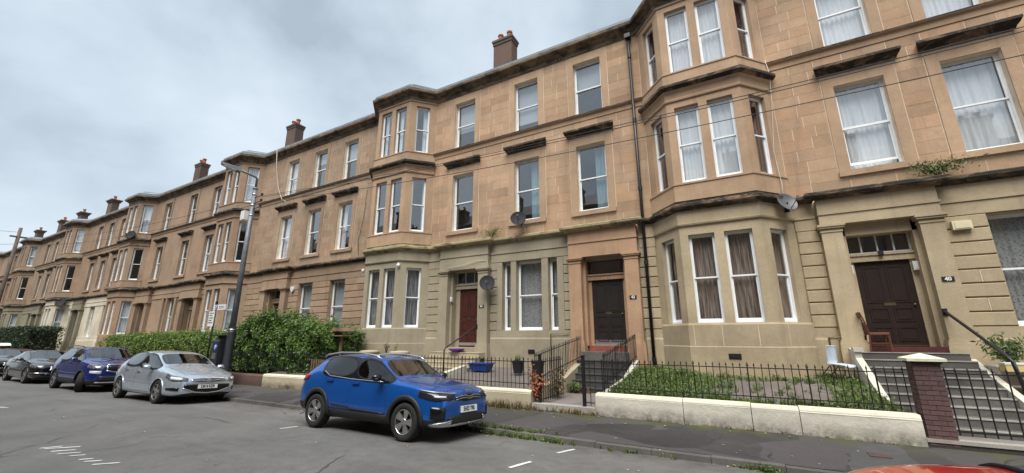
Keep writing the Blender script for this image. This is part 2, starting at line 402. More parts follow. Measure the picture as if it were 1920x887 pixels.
def door(F, c, parent, mat, z0=1.50, zt=3.84, w=1.16, dep=-.32, kind=0):
    m = MB(); a, b = c-w/2, c+w/2; m.fbox(F, a, b, dep-.05, dep, z0, zt); o = m.build('door', mat, parent)
    h = zt-z0
    for (x0, x1, y0, y1) in ((.12, .46, .50, .93), (.54, .88, .50, .93), (.12, .46, .28, .44), (.54, .88, .28, .44), (.12, .46, .06, .22), (.54, .88, .06, .22)):
        q = MB(); sa, sb, za, zb = a+w*x0, a+w*x1, z0+h*y0, z0+h*y1
        q.fbox(F, sa, sb, dep, dep+.014, za, za+.03); q.fbox(F, sa, sb, dep, dep+.014, zb-.03, zb); q.fbox(F, sa, sa+.03, dep, dep+.014, za+.03, zb-.03); q.fbox(F, sb-.03, sb, dep, dep+.014, za+.03, zb-.03)
        q.fbox(F, sa+.06, sb-.06, dep, dep+.010, za+.06, zb-.06); q.build('door_panel', mat, o)
    q = MB(); q.fbox(F, c-.12, c+.12, dep+.0, dep+.012, z0+h*.465, z0+h*.50); q.build('letterbox', 'brass', o)
    q = MB(); q.lathe([(0, 0), (.028, .01), (.03, .03), (.015, .05), (0, .055)], (0, 0, 0), 10, 'y'); 
    k = q.build('door_knob', 'brass', o); p = F.pt(b-.09, dep, z0+h*.47); k.location = (p[0], p[1]-.055, p[2])
    if kind == 2:
        q = MB(); q.fbox(F, a+.03, b-.03, dep, dep+.008, z0+.02, z0+.20); q.build('kick_plate', 'alum', o)
    return o
def portico(F, c, parent, mat, lmat, half=1.27, pw=.47, dm='door_dark', fan=3, kind=0, zb=1.50, ledge='ledge', dw=1.16, dep=-.32, topz=4.55):
    """projecting doorpiece: two pilasters with bases and capitals, entablature, ledge, recessed door and fanlight"""
    D = .25
    for sg in (-1, 1):
        x0, x1 = (c-half, c-half+pw) if sg < 0 else (c+half-pw, c+half)
        m = MB(); m.fbox(F, x0, x1, 0, D, zb+.16, topz-.19); m.build('pilaster', mat, parent)
        m = MB(); m.fbox(F, x0-.035, x1+.035, 0, D+.035, zb+.09, zb+.16); m.fbox(F, x0-.055, x1+.055, 0, D+.055, zb-.02, zb+.09); m.fbox(F, x0-.065, x1+.065, 0, D+.065, .5, zb-.02)
        m.build('pilaster_base', mat, parent)
        m = MB(); m.fbox(F, x0-.02, x1+.02, 0, D+.02, topz-.19, topz-.14); m.fbox(F, x0-.005, x1+.005, 0, D+.005, topz-.14, topz-.08)
        m.fbox(F, x0-.06, x1+.06, 0, D+.06, topz-.08, topz-.03); m.fbox(F, x0-.085, x1+.085, 0, D+.085, topz-.03, topz+.035); m.build('capital', mat, parent)
    m = MB(); m.fbox(F, c-half, c+half, .0, D+.0, topz+.035, 5.19); m.fbox(F, c-half, c+half, .0, D-.01, 5.25, 5.66); m.build('entablature', mat, parent)
    m = MB(); m.fbox(F, c-half-.02, c+half+.02, 0, D+.03, 5.19, 5.25); m.build('entablature_moulding', mat, parent)
    # recess
    a, b = c-half+pw, c+half-pw
    m = MB(); m.fbox(F, a-.002, a+.10, dep-.06, .0, zb, topz+.03); m.build('door_jamb', mat, parent); m = MB(); m.fbox(F, b-.10, b+.002, dep-.06, .0, zb, topz+.03); m.build('door_jamb', mat, parent)
    ft = topz+.02; fb = 4.06
    m = MB(); m.fbox(F, a+.1, b-.1, dep-.05, dep+.10, 3.84, fb); m.fbox(F, a+.1, b-.1, dep+.1, dep+.135, fb-.06, fb-.01); m.build('door_transom', mat, parent)
    fr = MB(); aa, bb = a+.1, b-.1; fr.fbox(F, aa, bb, dep-.04, dep, fb, fb+.05); fr.fbox(F, aa, bb, dep-.04, dep, ft-.05, ft); fr.fbox(F, aa, aa+.04, dep-.04, dep, fb+.05, ft-.05); fr.fbox(F, bb-.04, bb, dep-.04, dep, fb+.05, ft-.05)
    for i in range(1, fan):
        x = aa+(bb-aa)*i/fan; fr.fbox(F, x-.018, x+.018, dep-.04, dep, fb+.05, ft-.05)
    o = fr.build('fanlight', 'oldwhite' if fan > 1 else 'door_black', parent)
    for i in range(fan):
        x0 = aa+(bb-aa)*i/fan+.02; x1 = aa+(bb-aa)*(i+1)/fan-.02
        g = MB(); g.quad(F.pt(x0, dep-.02, fb+.04), F.pt(x1, dep-.02, fb+.04), F.pt(x1, dep-.02, ft-.04), F.pt(x0, dep-.02, ft-.04)); g.build('fanlight_pane', 'glass', o, fix=False)
    m = MB(); sd = (b-a-.2-dw)/2
    if sd > .01:
        m.fbox(F, a+.1, a+.1+sd, dep-.05, dep+.03, zb, 3.84); m.build('door_frame', mat, parent); m = MB(); m.fbox(F, b-.1-sd, b-.1, dep-.05, dep+.03, zb, 3.84); m.build('door_frame', mat, parent)
    door(F, c, parent, dm, zb, 3.84, dw, dep, kind)
def chimney(x, parent, w=1.08, dep=.6, z0=13.6, zt=16.5, pots=2, y=15.0, flare=False):
    m = MB(); m.box(x-w/2, x+w/2, y, y+dep, z0, zt); o = m.build('chimney', 'chim', parent)
    e = .18 if flare else .07
    m = MB(); m.box(x-w/2-e*.5, x+w/2+e*.5, y-e*.5, y+dep+e*.5, zt-.16, zt); m.box(x-w/2-e, x+w/2+e, y-e, y+dep+e, zt, zt+.13); m.build('chimney_cap', 'chim', o)
    for i in range(pots):
        px = x-w*.25+i*w*.5 if pots > 1 else x+w*.1
        m = MB(); m.lathe([(.15, zt+.12), (.13, zt+.2), (.115, zt+.48), (.15, zt+.52), (.15, zt+.6), (.11, zt+.6), (.09, zt+.3)], (px, y+dep*.45, 0), 12); m.build('chimney_pot', 'pot', o, smooth=False)
def block(name, label, x0, x1, bay, wins, gf, up='sand', trim='sand_trim', low='olive', gledge='ledge', stones=True, slope=0, chim=None, curt=None, vis_right=True, pts_low=False, flare=False):
    """one tenement: bay = bay centre, wins = upper window centres, gf = list of (kind, centre, options)"""
    r = root(name, ((x0+x1)/2, YF, 0), label, 'tenement', 'tenements along the terrace')
    segs = []; path = [(x0, YF)]
    if bay is not None:
        pl, pr = bay-BH, bay+BH
        if pl-x0 > .02: segs.append((x0, pl)); path.append((pl, YF))
        else: path = [(pl, YF)]
        path += [(bay-BF, YF-BD), (bay+BF, YF-BD), (pr, YF)]
        if x1-pr > .02: segs.append((pr, x1)); path.append((x1, YF))
    else:
        segs.append((x0, x1)); path.append((x1, YF))
    cur = curt or {}
    F = Fr((0, YF), (1, YF))            # s equals world x on the flat wall
    # openings on the flat wall
    ops_u = []; ops_g = []; blk_u = []; blk_g = []
    for c in wins:
        ops_u += [(c-.585, c+.585, F1_S, F1_T), (c-.585, c+.585, TF_S, TF_T)]
        blk_u += [(c-.875, c+.875, F1_S-.19, F1_T+.34), (c-.86, c+.86, 10.58, 13.6)]
    for kind, c, o in gf:
        if kind == 'win': ops_g.append((c-.6, c+.6, GF_S, GF_T)); blk_g.append((c-.61, c+.61, GF_S, 5.2))
        if kind == 'tri':
            for a, b in ((-1.20, -.80), (-.55, .58), (.86, 1.24)): ops_g.append((c+a, c+b, GF_S, GF_T))
            blk_g.append((c-1.45, c+1.50, GF_S, GF_T+.02))
        if kind == 'door':
            ops_g.append((c-.80, c+.80, .9, 4.57)); blk_g.append((c-1.27, c+1.27, .5, 5.7))
    for a, b in segs:
        mu, ml = MB(), MB(); panel(mu, F, a, b, 5.66, 13.9, ops_u); panel(ml, F, a, b, .2, 5.66, ops_g, rev=.40)
        wu = mu.build('upper_wall', 'joint' if stones else up, r, fix=False); wlow = ml.build('ground_floor_wall', low, r, fix=False)
        if stones:
            courses(F, a+.004, b-.004, 5.86, 10.34, .36, blk_u, up, wu, .005, .006, .015, bev=.002)
            courses(F, a+.004, b-.004, 10.58, 13.42, .355, blk_u, up, wu, .005, .006, .015, bev=.002)
        if stones or pts_low:
            courses(F, a+.004, b-.004, 2.05, 4.82, .337, blk_g, low, wlow, .045, .030, .012 if pts_low else .003, .7, 1.25, 'rusticated_stone', .014, pts_low)
        # plinth, frieze and string courses
        dz = sorted([(c-1.32, c+1.32) for k, c, o in gf if k == 'door' and a < c < b])
        cs = [a]+[x for d in dz for x in d]+[b]
        for p, q in zip(cs[::2], cs[1::2]):
            if q-p < .03: continue
            m = MB(); mb2 = MB(); m3 = MB()
            m.fbox(F, p, q, 0, .07, .3, 1.72); m.sweep([F.pt(p, 0, 0)[:2], F.pt(q, 0, 0)[:2]], [(0, 1.72), (.07, 1.72), (.045, 1.78), (.045, 2.046), (0, 2.046)])
            mb2.fbox(F, p, q, 0, .045, 4.825, 5.17)
            m3.fbox(F, p, q, 0, .075, 5.17, 5.235); m3.fbox(F, p, q, 0, .03, 5.235, 5.64)
            m.build('plinth', low, r); mb2.build('lintel_course', low, r); m3.build('frieze', low, r)
        m = MB(); m.sweep([(a, YF), (b, YF)], [(0, 10.30), (.03, 10.30), (.05, 10.48), (.11, 10.51), (.13, 10.53), (.13, 10.575), (0, 10.605)]); m.build('string_course', trim, r)
        m = MB(); m.sweep([(a, YF-.002), (b, YF-.002)], [(.125, 10.55), (.14, 10.55), (.14, 10.583), (0, 10.612)]); m.build('string_course_weathering', 'ledge', r)
        # ground-floor ledge, set forward over each doorpiece
        m = MB(); pth = []
        for p, q in zip(cs[::2], cs[1::2]): pth += [(p, YF), (q, YF)]
        L = []
        for i in range(0, len(pth), 2):
            L += [pth[i], pth[i+1]]
            if i+2 < len(pth): L += [(pth[i+1][0], YF-.25), (pth[i+2][0], YF-.25)]
        m.sweep(L, [(0, 5.64), (.05, 5.64), (.09, 5.69), (.19, 5.72), (.21, 5.75), (.21, 5.83), (.17, 5.86), (0, 5.90)])
        m.build('ledge', gledge, r)
    for c in wins:
        surround(F, c, F1_S, F1_T, r, trim); surround(F, c, TF_S, TF_T, r, trim, band=.255, top=.36, sill=False, d=.03)
        if not any(abs(c-h) < .2 for h in cur.get('nohood', [])): hood(F, c, r)
        k1, k2 = cur.get(('1', c), random.choice([None, 'net', ('blind', 0, 1, .3), ('net', 0, .3, 1)])), cur.get(('2', c), random.choice([('blind', 0, 1, .45), 'net', ('blind', 0, 1, .3)]))
        window(F, c-.585, c+.585, F1_S, F1_T, r, k1, openb=cur.get('open', {}).get(c, 0)); window(F, c-.585, c+.585, TF_S, TF_T, r, k2)
    for kind, c, o in gf:
        if kind == 'win':
            window(F, c-.6, c+.6, GF_S, GF_T, r, o.get('cur', ('blind', 0, 1, .9)), rec=.2)
        if kind == 'tri':
            for i, (a, b) in enumerate(((-1.20, -.80), (-.55, .58), (.86, 1.24))): window(F, c+a, c+b, GF_S, GF_T, r, o.get('cur', 'lace'), rec=.2)
            for a, b in ((-1.45, -1.20), (-.80, -.55), (.58, .86), (1.24, 1.50)): m = MB(); m.fbox(F, c+a+.004, c+b-.004, 0, .045, GF_S, GF_T+.02); m.build('window_mullion', low, r)
        if kind == 'door': portico(F, c, r, o.get('mat', low), low, dm=o.get('dm', 'door_dark'), fan=o.get('fan', 3), kind=o.get('kind', 0), ledge=gledge, zb=o.get('zb', 1.5), dw=o.get('dw', 1.16), topz=o.get('topz', 4.6), half=o.get('half', 1.27))
    # the canted bay
    if bay is not None:
        P = [(bay-BH, YF), (bay-BF, YF-BD), (bay+BF, YF-BD), (bay+BH, YF)]
        m_u, m_l = MB(), MB(); todo = []
        for i in range(3):
            G = Fr(P[i], P[i+1])
            if i == 1: ws = [(G.L/2-.86, G.L/2-.13), (G.L/2+.13, G.L/2+.86)]
            else: ws = [(.36, 1.03)] if i == 0 else [(G.L-1.03, G.L-.36)]
            for (a, b) in ws:
                todo += [(G, a, b, 2.20, 4.87, 'g', i), (G, a, b, 6.60, 9.28, '1', i), (G, a, b, 10.64, 13.14, '2', i)]
            panel(m_l, G, 0, G.L, .2, 5.66, [(a, b, 2.20, 4.87) for a, b in ws], rev=.22); panel(m_u, G, 0, G.L, 5.66, 13.9, [(a, b, z0, z1) for a, b in ws for z0, z1 in ((6.60, 9.28), (10.64, 13.14))], rev=.22)
        m_u.build('bay_upper_wall', trim, r, fix=False); m_l.build('bay_ground_wall', low, r, fix=False)
        for k, (G, a, b, z0, z1, fl, i) in enumerate(todo):
            window(G, a, b, z0, z1, r, cur.get('bay'+fl, {'g': 'net', '1': None, '2': 'net'}[fl]) if not isinstance(cur.get('bay'+fl), list) else cur['bay'+fl][0 if i == 0 else (3 if i == 2 else (1 if a < 1 else 2))], rec=.13)
        m = MB(); m.sweep(P, [(0, .2), (.06, .2), (.06, 1.52), (.045, 1.55), (.045, 2.14), (.02, 2.19), (0, 2.19)]); m.build('bay_plinth', low, r)
        if pts_low:
            m = MB(); G = Fr(P[1], P[2])
            for s_ in (.12, .86, 1.75): m.fbox(G, s_, s_+.014, .044, .047, 1.56, 2.13)
            G = Fr(P[2], P[3])
            for s_ in (.35,): m.fbox(G, s_, s_+.014, .044, .047, 1.56, 2.13)
            m.build('plinth_pointing', 'joint', r)
        m = MB(); m.sweep(P, [(0, 5.15), (.06, 5.17), (.075, 5.22), (.03, 5.24), (.03, 5.64), (0, 5.64)]); m.build('bay_frieze', low, r)
        m = MB(); m.sweep(P, [(0, 5.64), (.05, 5.64), (.09, 5.69), (.19, 5.72), (.21, 5.75), (.21, 5.83), (.17, 5.86), (.02, 5.90), (.02, 5.97), (0, 5.98)]); m.build('bay_ledge', gledge, r)
        m = MB(); m.sweep(P, [(0, 5.98), (.035, 5.98), (.035, 6.50), (.06, 6.52), (.06, 6.575), (0, 6.59)]); m.build('bay_apron', trim, r)
        m = MB(); m.sweep(P, [(0, 9.50), (.05, 9.52), (.06, 9.58), (.03, 9.62), (.05, 9.80), (.12, 9.90), (0, 9.90)]); m.build('bay_frieze', trim, r)
        m = MB(); m.sweep(P, [(0, 9.88), (.13, 9.90), (.22, 9.95), (.25, 9.98), (.25, 10.07), (.20, 10.11), (.03, 10.16), (0, 10.16)]); m.build('bay_ledge', 'ledge', r)
        m = MB(); m.sweep(P, [(0, 10.16), (.045, 10.16), (.045, 10.54), (.07, 10.56), (.07, 10.61), (0, 10.63)]); m.build('bay_apron', trim, r)
        m = MB(); m.sweep(P, [(0, 13.36), (.04, 13.36), (.05, 13.40), (.05, 13.42), (0, 13.43)]); m.build('bay_moulding', trim, r)
    # cornice, gutter and roof edge
    m = MB(); m.sweep(path, [(0, 13.44), (.04, 13.44), (.06, 13.52), (.06, 13.60), (.16, 13.66), (.20, 13.72), (.34, 13.76), (.36, 13.80), (.36, 13.92), (0, 13.96)]); m.build('cornice', 'cornice', r)
    m = MB(); m.sweep(path, [(.24, 13.90), (.25, 14.13), (.20, 14.17), (-.10, 14.36), (-.25, 14.36), (-.25, 13.90)]); rf = m.build('roof_edge', 'lead', r)
    m = MB(); m.quad((x0, YF+.1, 14.25), (x1, YF+.1, 14.25), (x1, 19.5, 17.2), (x0, 19.5, 17.2)); m.quad((x0, 19.5, 17.2), (x1, 19.5, 17.2), (x1, 25, 14.2), (x0, 25, 14.2)); m.build('roof', 'slate', r)
    if bay is not None:
        m = MB(); m.v += [(bay-BH, YF+.12, 14.352), (bay-BF-.03, YF-BD+.08, 14.352), (bay+BF+.03, YF-BD+.08, 14.352), (bay+BH, YF+.12, 14.352)]; m.f.append((0, 1, 2, 3)); m.build('bay_roof', 'lead', r)
    m = MB(); yb = 16.8
    m.quad((x0, yb, .2), (x1, yb, .2), (x1, yb, 14), (x0, yb, 14))
    for z in (1.45, 5.75, 10.15, 13.6): m.box(x0, x1, YF+.30, yb, z, z+.12)
    if bay is not None:
        for z in (1.45, 5.75, 10.15, 13.6): m.v += [(bay-BH+.2, YF+.30, z+.06), (bay-BF+.1, YF-BD+.30, z+.06), (bay+BF-.1, YF-BD+.30, z+.06), (bay+BH-.2, YF+.30, z+.06)]; m.f.append(tuple(range(len(m.v)-4, len(m.v))))
    for x in (x0+.01, x1-.01): m.quad((x, YF+.02, .2), (x, yb, .2), (x, yb, 14), (x, YF+.02, 14))
    m.build('interior', 'inner', r); m = MB(); m.box(x0, x1, 25, 25.2, -1, 14.2); m.build('rear_wall', 'inner', r)
    if chim:
        for c in (chim if isinstance(chim, list) else [chim]): chimney(c, r, flare=flare, pots=1 if flare else 2, w=1.05 if not flare else 1.2)
    if slope: r.rotation_euler = (0, -slope, 0); r.location.z = -slope*(-14-(x0+x1)/2)
    return r

A = block('tenement', 'nearest tenement on the right with ochre painted ground floor and door numbered 40', -2.56, 9.2, -.23, [3.92, 6.28],
    [('door', 3.6, dict(mat='ochre', dm='door_dark', fan=4, dw=1.17, topz=4.86, zb=1.56, half=1.27)), ('win', 6.32, dict(cur='lace'))], low='ochre', pts_low=True,
    curt={'bayg': ['brownc', 'brownc', 'brownc', 'brownc'], 'bay1': ['darkc', 'net', 'net', ('darkc', .2, 1, 1)], 'bay2': ['darkc', 'net', 'net', ('darkc', .3, 1, 1)], ('1', 3.92): ('net', 0, 1, 1), ('1', 6.28): 'net', ('2', 3.92): 'net', ('2', 6.28): 'net', 'open': {3.92: .16}})
B = block('tenement', 'tenement with olive painted ground floor and orange doorpiece numbered 42, behind the bright blue car', -16.40, -2.56, -14.28, [-4.35, -7.18, -10.5],
    [('door', -4.08, dict(mat='terracotta', dm='door_black', fan=1, kind=2, zb=1.50, topz=4.63)), ('tri', -7.14, dict(cur='lace')), ('door', -10.2, dict(dm='door_red', fan=3, zb=1.38, topz=4.6, dw=.98))], low='olive', gledge='ledge_clean', chim=-8.9,
    curt={'bayg': 'checkc', 'bay1': [None, None, None, ('net', .85, 1, 1)], 'bay2': [None, ('net', 0, .3, 1), ('net', 0, .35, 1), ('net', .6, 1, 1)], ('1', -4.35): ('bluec', .55, 1, 1), ('1', -7.18): ('bluec', .55, 1, 1), ('1', -10.5): None, ('2', -4.35): ('blind', 0, 1, .45), ('2', -7.18): ('blind', 0, 1, .82), ('2', -10.5): ('blind', 0, 1, .62)})
Cb = block('tenement', 'bare brown sandstone tenement behind the laurel hedge and lamp post', -31.35, -16.40, -29.25, [-18.55, -21.25, -24.0],
    [('win', -18.55, dict(cur=('blind', 0, 1, .95))), ('win', -21.25, dict(cur=('blind', 0, 1, .95))), ('door', -24.0, dict(mat='sand_c', dm='door_dark', fan=2))], up='sand_c', trim='sand_c', low='sand_c', chim=-26.3, slope=.006)
D = block('tenement', 'weathered sandstone tenement behind the trimmed far hedge, left of the lamp post', -47.5, -31.35, -45.4, [-33.3, -36.9, -41.2],
    [('door', -34.2, dict(mat='sand_d', half=1.35)), ('tri', -37.4, dict(cur=('blind', 0, 1, .6))), ('door', -42.0, dict(mat='sand_d'))], up='sand_c', trim='sand_d', low='sand_c', stones=False, chim=-39.5, slope=.006)
E_ = block('tenement', 'tenement with cream painted ground floor above the parked cars', -63.5, -47.5, -61.4, [-50.3, -53.1, -55.9],
    [('win', -49.8, {}), ('win', -53.0, dict(cur=None)), ('door', -56.4, dict(mat='greystone'))], up='sand_d', trim='sand_d', low='creamstone', stones=False, chim=-58.5, slope=.006, flare=True)
F_ = block('tenement', 'tenement with grey green ground floor beyond the cream one', -79.5, -63.5, -77.3, [-66.2, -69.2, -72.2],
    [('win', -66.2, {}), ('door', -69.2, dict(mat='greystone')), ('win', -72.2, {})], up='sand_d', trim='sand_d', low='greystone', stones=False, chim=[-67.6, -74.3], slope=.006, flare=True)
G_ = block('tenement', 'farthest tenement at the left edge of the picture', -97, -79.5, -94.3, [-82.5, -85.8, -89],
    [('win', -82.5, {}), ('door', -85.8, dict(mat='greystone')), ('win', -89, {})], up='sand_c', trim='sand_d', low='greystone', stones=False, chim=-84, slope=.006, flare=True)
# drainpipe at the party wall
dp = MB(); dp.tube([(-2.56, 14.06, .55), (-2.56, 14.06, 13.3)], .055, 12); dpo = dp.build('drainpipe', 'iron', A, smooth=True)
for z in (1.0, 4.2, 6.9, 9.6, 12.4): q = MB(); q.tube([(-2.56, 14.06, z), (-2.56, 14.06, z+.16)], .072, 12); q.box(-2.60, -2.52, 14.08, 14.2, z+.05, z+.11); q.build('pipe_collar', 'iron', dpo)
q = MB(); q.box(-2.67, -2.45, 13.92, 14.14, 13.28, 13.46); q.build('rainwater_head', 'iron', dpo)
# numbers beside the doors
def plaque(txt, x, z, y, label):
    m = MB(); m.box(x-.115, x+.115, y-.012, y, z-.06, z+.06); o = m.build('number_plaque', 'blackp'); tag(o, label, 'house number', 'house numbers')
    t = link_mesh('digits', text_mesh(txt, .125, 'whitep', 'digits', .004), o); t.location = (x, y-.014, z); t.rotation_euler = (R(90), 0, 0)
plaque('40', 4.65, 3.20, 13.945, 'black plaque with white number 40 on the ochre pilaster')
plaque('42', -3.06, 3.11, 13.945, 'black plaque with white number 42 on the orange pilaster')
plaque('44', -9.20, 3.02, 13.945, 'black plaque with white number 44 on the olive pilaster')

# tenement across the street, seen mirrored in the panes
r = root('tenement', (0, -6.6, 0), 'dark tenement across the street, seen only as a roofline mirrored in the window panes', 'tenement')
m = MB(); F = Fr((60, -6.6), (-90, -6.6)); ops = [(s_, s_+1.2, z, z+2.6) for s_ in np.arange(3, 147, 3.4) for z in (2.1, 6.5, 10.6)]
panel(m, F, 0, 150, 0, 13.9, ops, rev=.25); m.build('wall', 'sand_d', r, fix=False)
m = MB(); m.box(-90, 60, -7.4, -6.95, 0, 13.8); m.build('inner_wall', 'inner', r)
m = MB(); m.sweep([(60, -6.6), (-90, -6.6)], [(0, 13.4), (.1, 13.4), (.35, 13.75), (.35, 13.95), (0, 14.0)]); m.build('cornice', 'cornice', r)
m = MB(); m.prism([(-6.4, 13.9), (-12, 17.0), (-17, 13.9)], -90, 60, 'x'); m.build('roof', 'slate', r)
for k, x in enumerate(np.arange(-84, 58, 7.1)): chimney(float(x), r, y=-8.2, w=1.6, zt=16.4 if k % 2 else 16.0, dep=.9, pots=2)
# ------------------------------------------------------------------ road, pavement, kerb
def ground_mat(name, dark, light, patch=None, cracks=.5, moss=None, scale=1.0, rough=.85, gutter=False):
    k = NT(name); p = k.pos()
    big = k.noise(p, .45*scale, 6, .6, .5); fine = k.noise(p, 70, 3, .8); med = k.noise(p, 5, 6, .65)
    c = k.ramp(big, [(.32, dark), (.68, light)])
    c = k.mix(1.0, c, k.ramp(med, [(.3, .86), (.7, 1.13)]), 'MULTIPLY'); c = k.mix(1.0, c, k.ramp(fine, [(.28, .62), (.72, 1.38)]), 'MULTIPLY')
    if patch:
        v = k.n('ShaderNodeTexVoronoi'); v.inputs['Scale'].default_value = patch[0]
        wv = k.mix(.30, p, k.n('ShaderNodeTexNoise').outputs['Color'])
        nn = k.t.nodes[-1]
        k.l(wv, v.inputs[0])
        sepc = k.n('ShaderNodeSeparateColor'); k.l(v.outputs['Color'], sepc.inputs[0])
        c = k.mix(k.ramp(sepc.outputs[0], [(.45, 0.0), (.50, .7)]), c, k.mix(.5, c, patch[1]))
        c = k.mix(k.ramp(sepc.outputs[1], [(.68, 0.0), (.74, .6)]), c, k.mix(.6, c, patch[2]))
    if cracks:
        v = k.n('ShaderNodeTexVoronoi', feature='DISTANCE_TO_EDGE'); v.inputs['Scale'].default_value = .55 if not patch else 1.1
        nz = k.n('ShaderNodeTexNoise'); nz.inputs['Scale'].default_value = 2.2; nz.inputs['Detail'].default_value = 6; k.l(p, nz.inputs[0])
        k.l(k.mix(.22, p, nz.outputs['Color']), v.inputs[0])
        cr = k.ramp(v.outputs['Distance'], [(.004, 1.0), (.016, 0.0)]); gate = k.ramp(k.noise(p, .8, 3), [(.52, 0.0), (.62, cracks)])
        c = k.mix(k.math('MULTIPLY', cr, gate), c, (.012, .011, .010))
    if gutter:
        y = k.sep(p)[1]; gf_ = k.math('MULTIPLY', k.ramp(k.math('SUBTRACT', y, 6.75), [(0.0, 0.0), (.7, 1.0)]), k.ramp(k.noise(p, 1.9, 6, .7), [(.38, 0.0), (.66, .85)])); c = k.mix(gf_, c, (.052, .044, .034))
        c = k.mix(k.ramp(k.noise(p, 1.15, 7, .68, .8), [(.60, 0.0), (.74, .6)]), c, (.045, .043, .040)); c = k.mix(k.ramp(k.noise(k.pos((.12, 1.0, 1)), 1.4, 3), [(.5, 0.0), (.75, .35)]), c, (.19, .185, .172))
    if moss:
        y = k.sep(p)[1]; mf = k.math('MULTIPLY', k.ramp(k.math('SUBTRACT', y, moss[0]), [(0.0, 0.0), (moss[1], 1.0)]), k.ramp(k.noise(p, 2.6, 6, .7), [(.42, 0.0), (.62, 1.0)]))
        c = k.mix(mf, c, (.060, .068, .012))
    k.col(c); k.rough(k.ramp(med, [(.3, rough-.18), (.7, rough)])); k.bump(fine, .45, .008)
    return k.m
M['asphalt'] = ground_mat('road_asphalt', (.100, .098, .092), (.148, .144, .136), cracks=.7, gutter=True)
M['pave'] = ground_mat('pavement_asphalt', (.022, .021, .021), (.048, .044, .044), patch=(1.25, (.10, .086, .088), (.012, .0115, .0115)), cracks=1.0, moss=(8.85, .75))
M['kerb'] = ground_mat('kerb_stone', (.060, .056, .050), (.130, .120, .108), cracks=0)
M['gravel'] = ground_mat('garden_gravel', (.095, .080, .070), (.165, .140, .125), cracks=.5)
M['slab'] = ground_mat('path_stone', (.13, .115, .105), (.24, .21, .195), cracks=.7)
M['ground'] = plain('earth', (.10, .085, .06), .95, vary=.3)
def render_wall(name, c, dirt, z0, zr, moss=.5):
    k = NT(name); p = k.pos(); z = k.sep(p)[2]
    base = k.mix(1.0, c, k.ramp(k.noise(p, 1.4, 7, .62, .4), [(.3, .80), (.7, 1.08)]), 'MULTIPLY')
    low = k.math('MULTIPLY', k.ramp(k.math('ADD', z, k.math('MULTIPLY', k.noise(p, 2.4, 6, .7), .34)), [(z0+.20, 1.0), (z0+zr+.20, 0.0)]), k.ramp(k.noise(p, 6, 8, .75), [(.34, .15), (.58, 1.0)]))
    base = k.mix(low, base, dirt)
    spots = k.ramp(k.noise(p, 2.1, 9, .75, .8), [(.60, 0.0), (.72, moss)]); base = k.mix(spots, base, (.16, .13, .09))
    fl = k.ramp(k.noise(p, 3.4, 10, .8, .5), [(.655, 0.0), (.68, .8)]); base = k.mix(fl, base, (.20, .17, .13))
    k.col(base); k.rough(.9); k.bump(k.math('SUBTRACT', k.noise(p, 16, 7, .75), fl), .6, .02)
    return k.m
M['creamwall'] = render_wall('cream_rendered_wall', (.56, .53, .45), (.12, .10, .08), 0.0, .30, .5)
M['beigewall'] = render_wall('beige_rendered_wall', (.40, .345, .24), (.12, .10, .07), 0.0, .16, .3)
M['redwall'] = render_wall('red_sandstone_wall', (.115, .062, .048), (.05, .035, .03), 0.0, .2, .4)
M['creamtop'] = render_wall('fresh_cream_paint', (.70, .68, .53), (.3, .25, .16), -1, .1, .4)
M['brickp'] = stone_mat('maroon_painted_brick', (.125, .072, .068), soot=.6, vary=.14, grime=(.06, .03, .03))
M['steps_dk'] = ground_mat('dark_painted_steps', (.026, .025, .024), (.06, .057, .053), cracks=0)
M['steps_gr'] = ground_mat('grey_concrete_steps', (.052, .049, .045), (.145, .137, .125), cracks=0)
M['nosing'] = ground_mat('worn_step_nosing', (.24, .225, .20), (.38, .355, .315), cracks=0)
M['roadpaint'] = ground_mat('worn_white_road_paint', (.42, .42, .40), (.74, .73, .69), cracks=.6)
M['timber'] = plain('varnished_wood', (.105, .034, .020), .45, vary=.3)
M['rawtimber'] = plain('weathered_timber', (.20, .12, .08), .8, vary=.3)
M['greytimber'] = plain('grey_brown_timber', (.11, .085, .07), .85, vary=.3)
M['galv'] = plain('galvanised_steel', (.16, .175, .19), .5, metal=.3, vary=.25)
M['postdark'] = plain('dark_painted_steel', (.020, .022, .026), .5, vary=.3)
g = MB(); g.quad((-700, -700, -1.35), (700, -700, -1.35), (700, 700, -1.35), (-700, 700, -1.35)); tag(g.build('ground', 'ground', fix=False), kind='structure')
XS = [-130]+[float(x) for x in range(-118, 41, 3)]
def strip(name, ys, zf, mat):
    m = MB(); n = len(ys)
    for x in XS:
        for y in ys: m.v.append((x, y, zf(y)+gz(x)))
    for i in range(len(XS)-1):
        for j in range(n-1): q = i*n+j; m.f.append((q, q+n, q+n+1, q+1))
    return tag(m.build(name, mat, smooth=True), kind='structure')
road_z = lambda y: .045-.135*((y-3.9)/3.6)**2
strip('road', list(np.linspace(.28, 7.47, 13)), road_z, 'asphalt')
strip('pavement', [7.58, 8.3, 9.0, 9.7, 9.95], lambda y: .002+.05*(y-7.58)/2.1, 'pave')
strip('opposite_pavement', [.14, -1, -3, -6.7], lambda y: .02, 'pave')
ker = MB(); ker.box(-.01, .01, 7.44, 7.58, -.5, -.2); KERB = ker.build('kerb', 'kerb'); tag(KERB, kind='structure'); KERB.data.clear_geometry()
kd = MB(); kd.sweep([(-130, 7.5), (-36, 7.5)], [(.03, -.75), (.03, -.30), (-.08, -.28), (-.08, -.75)]); KERB.data = kd.mesh('kerb', 'kerb'); 
x = 13.0
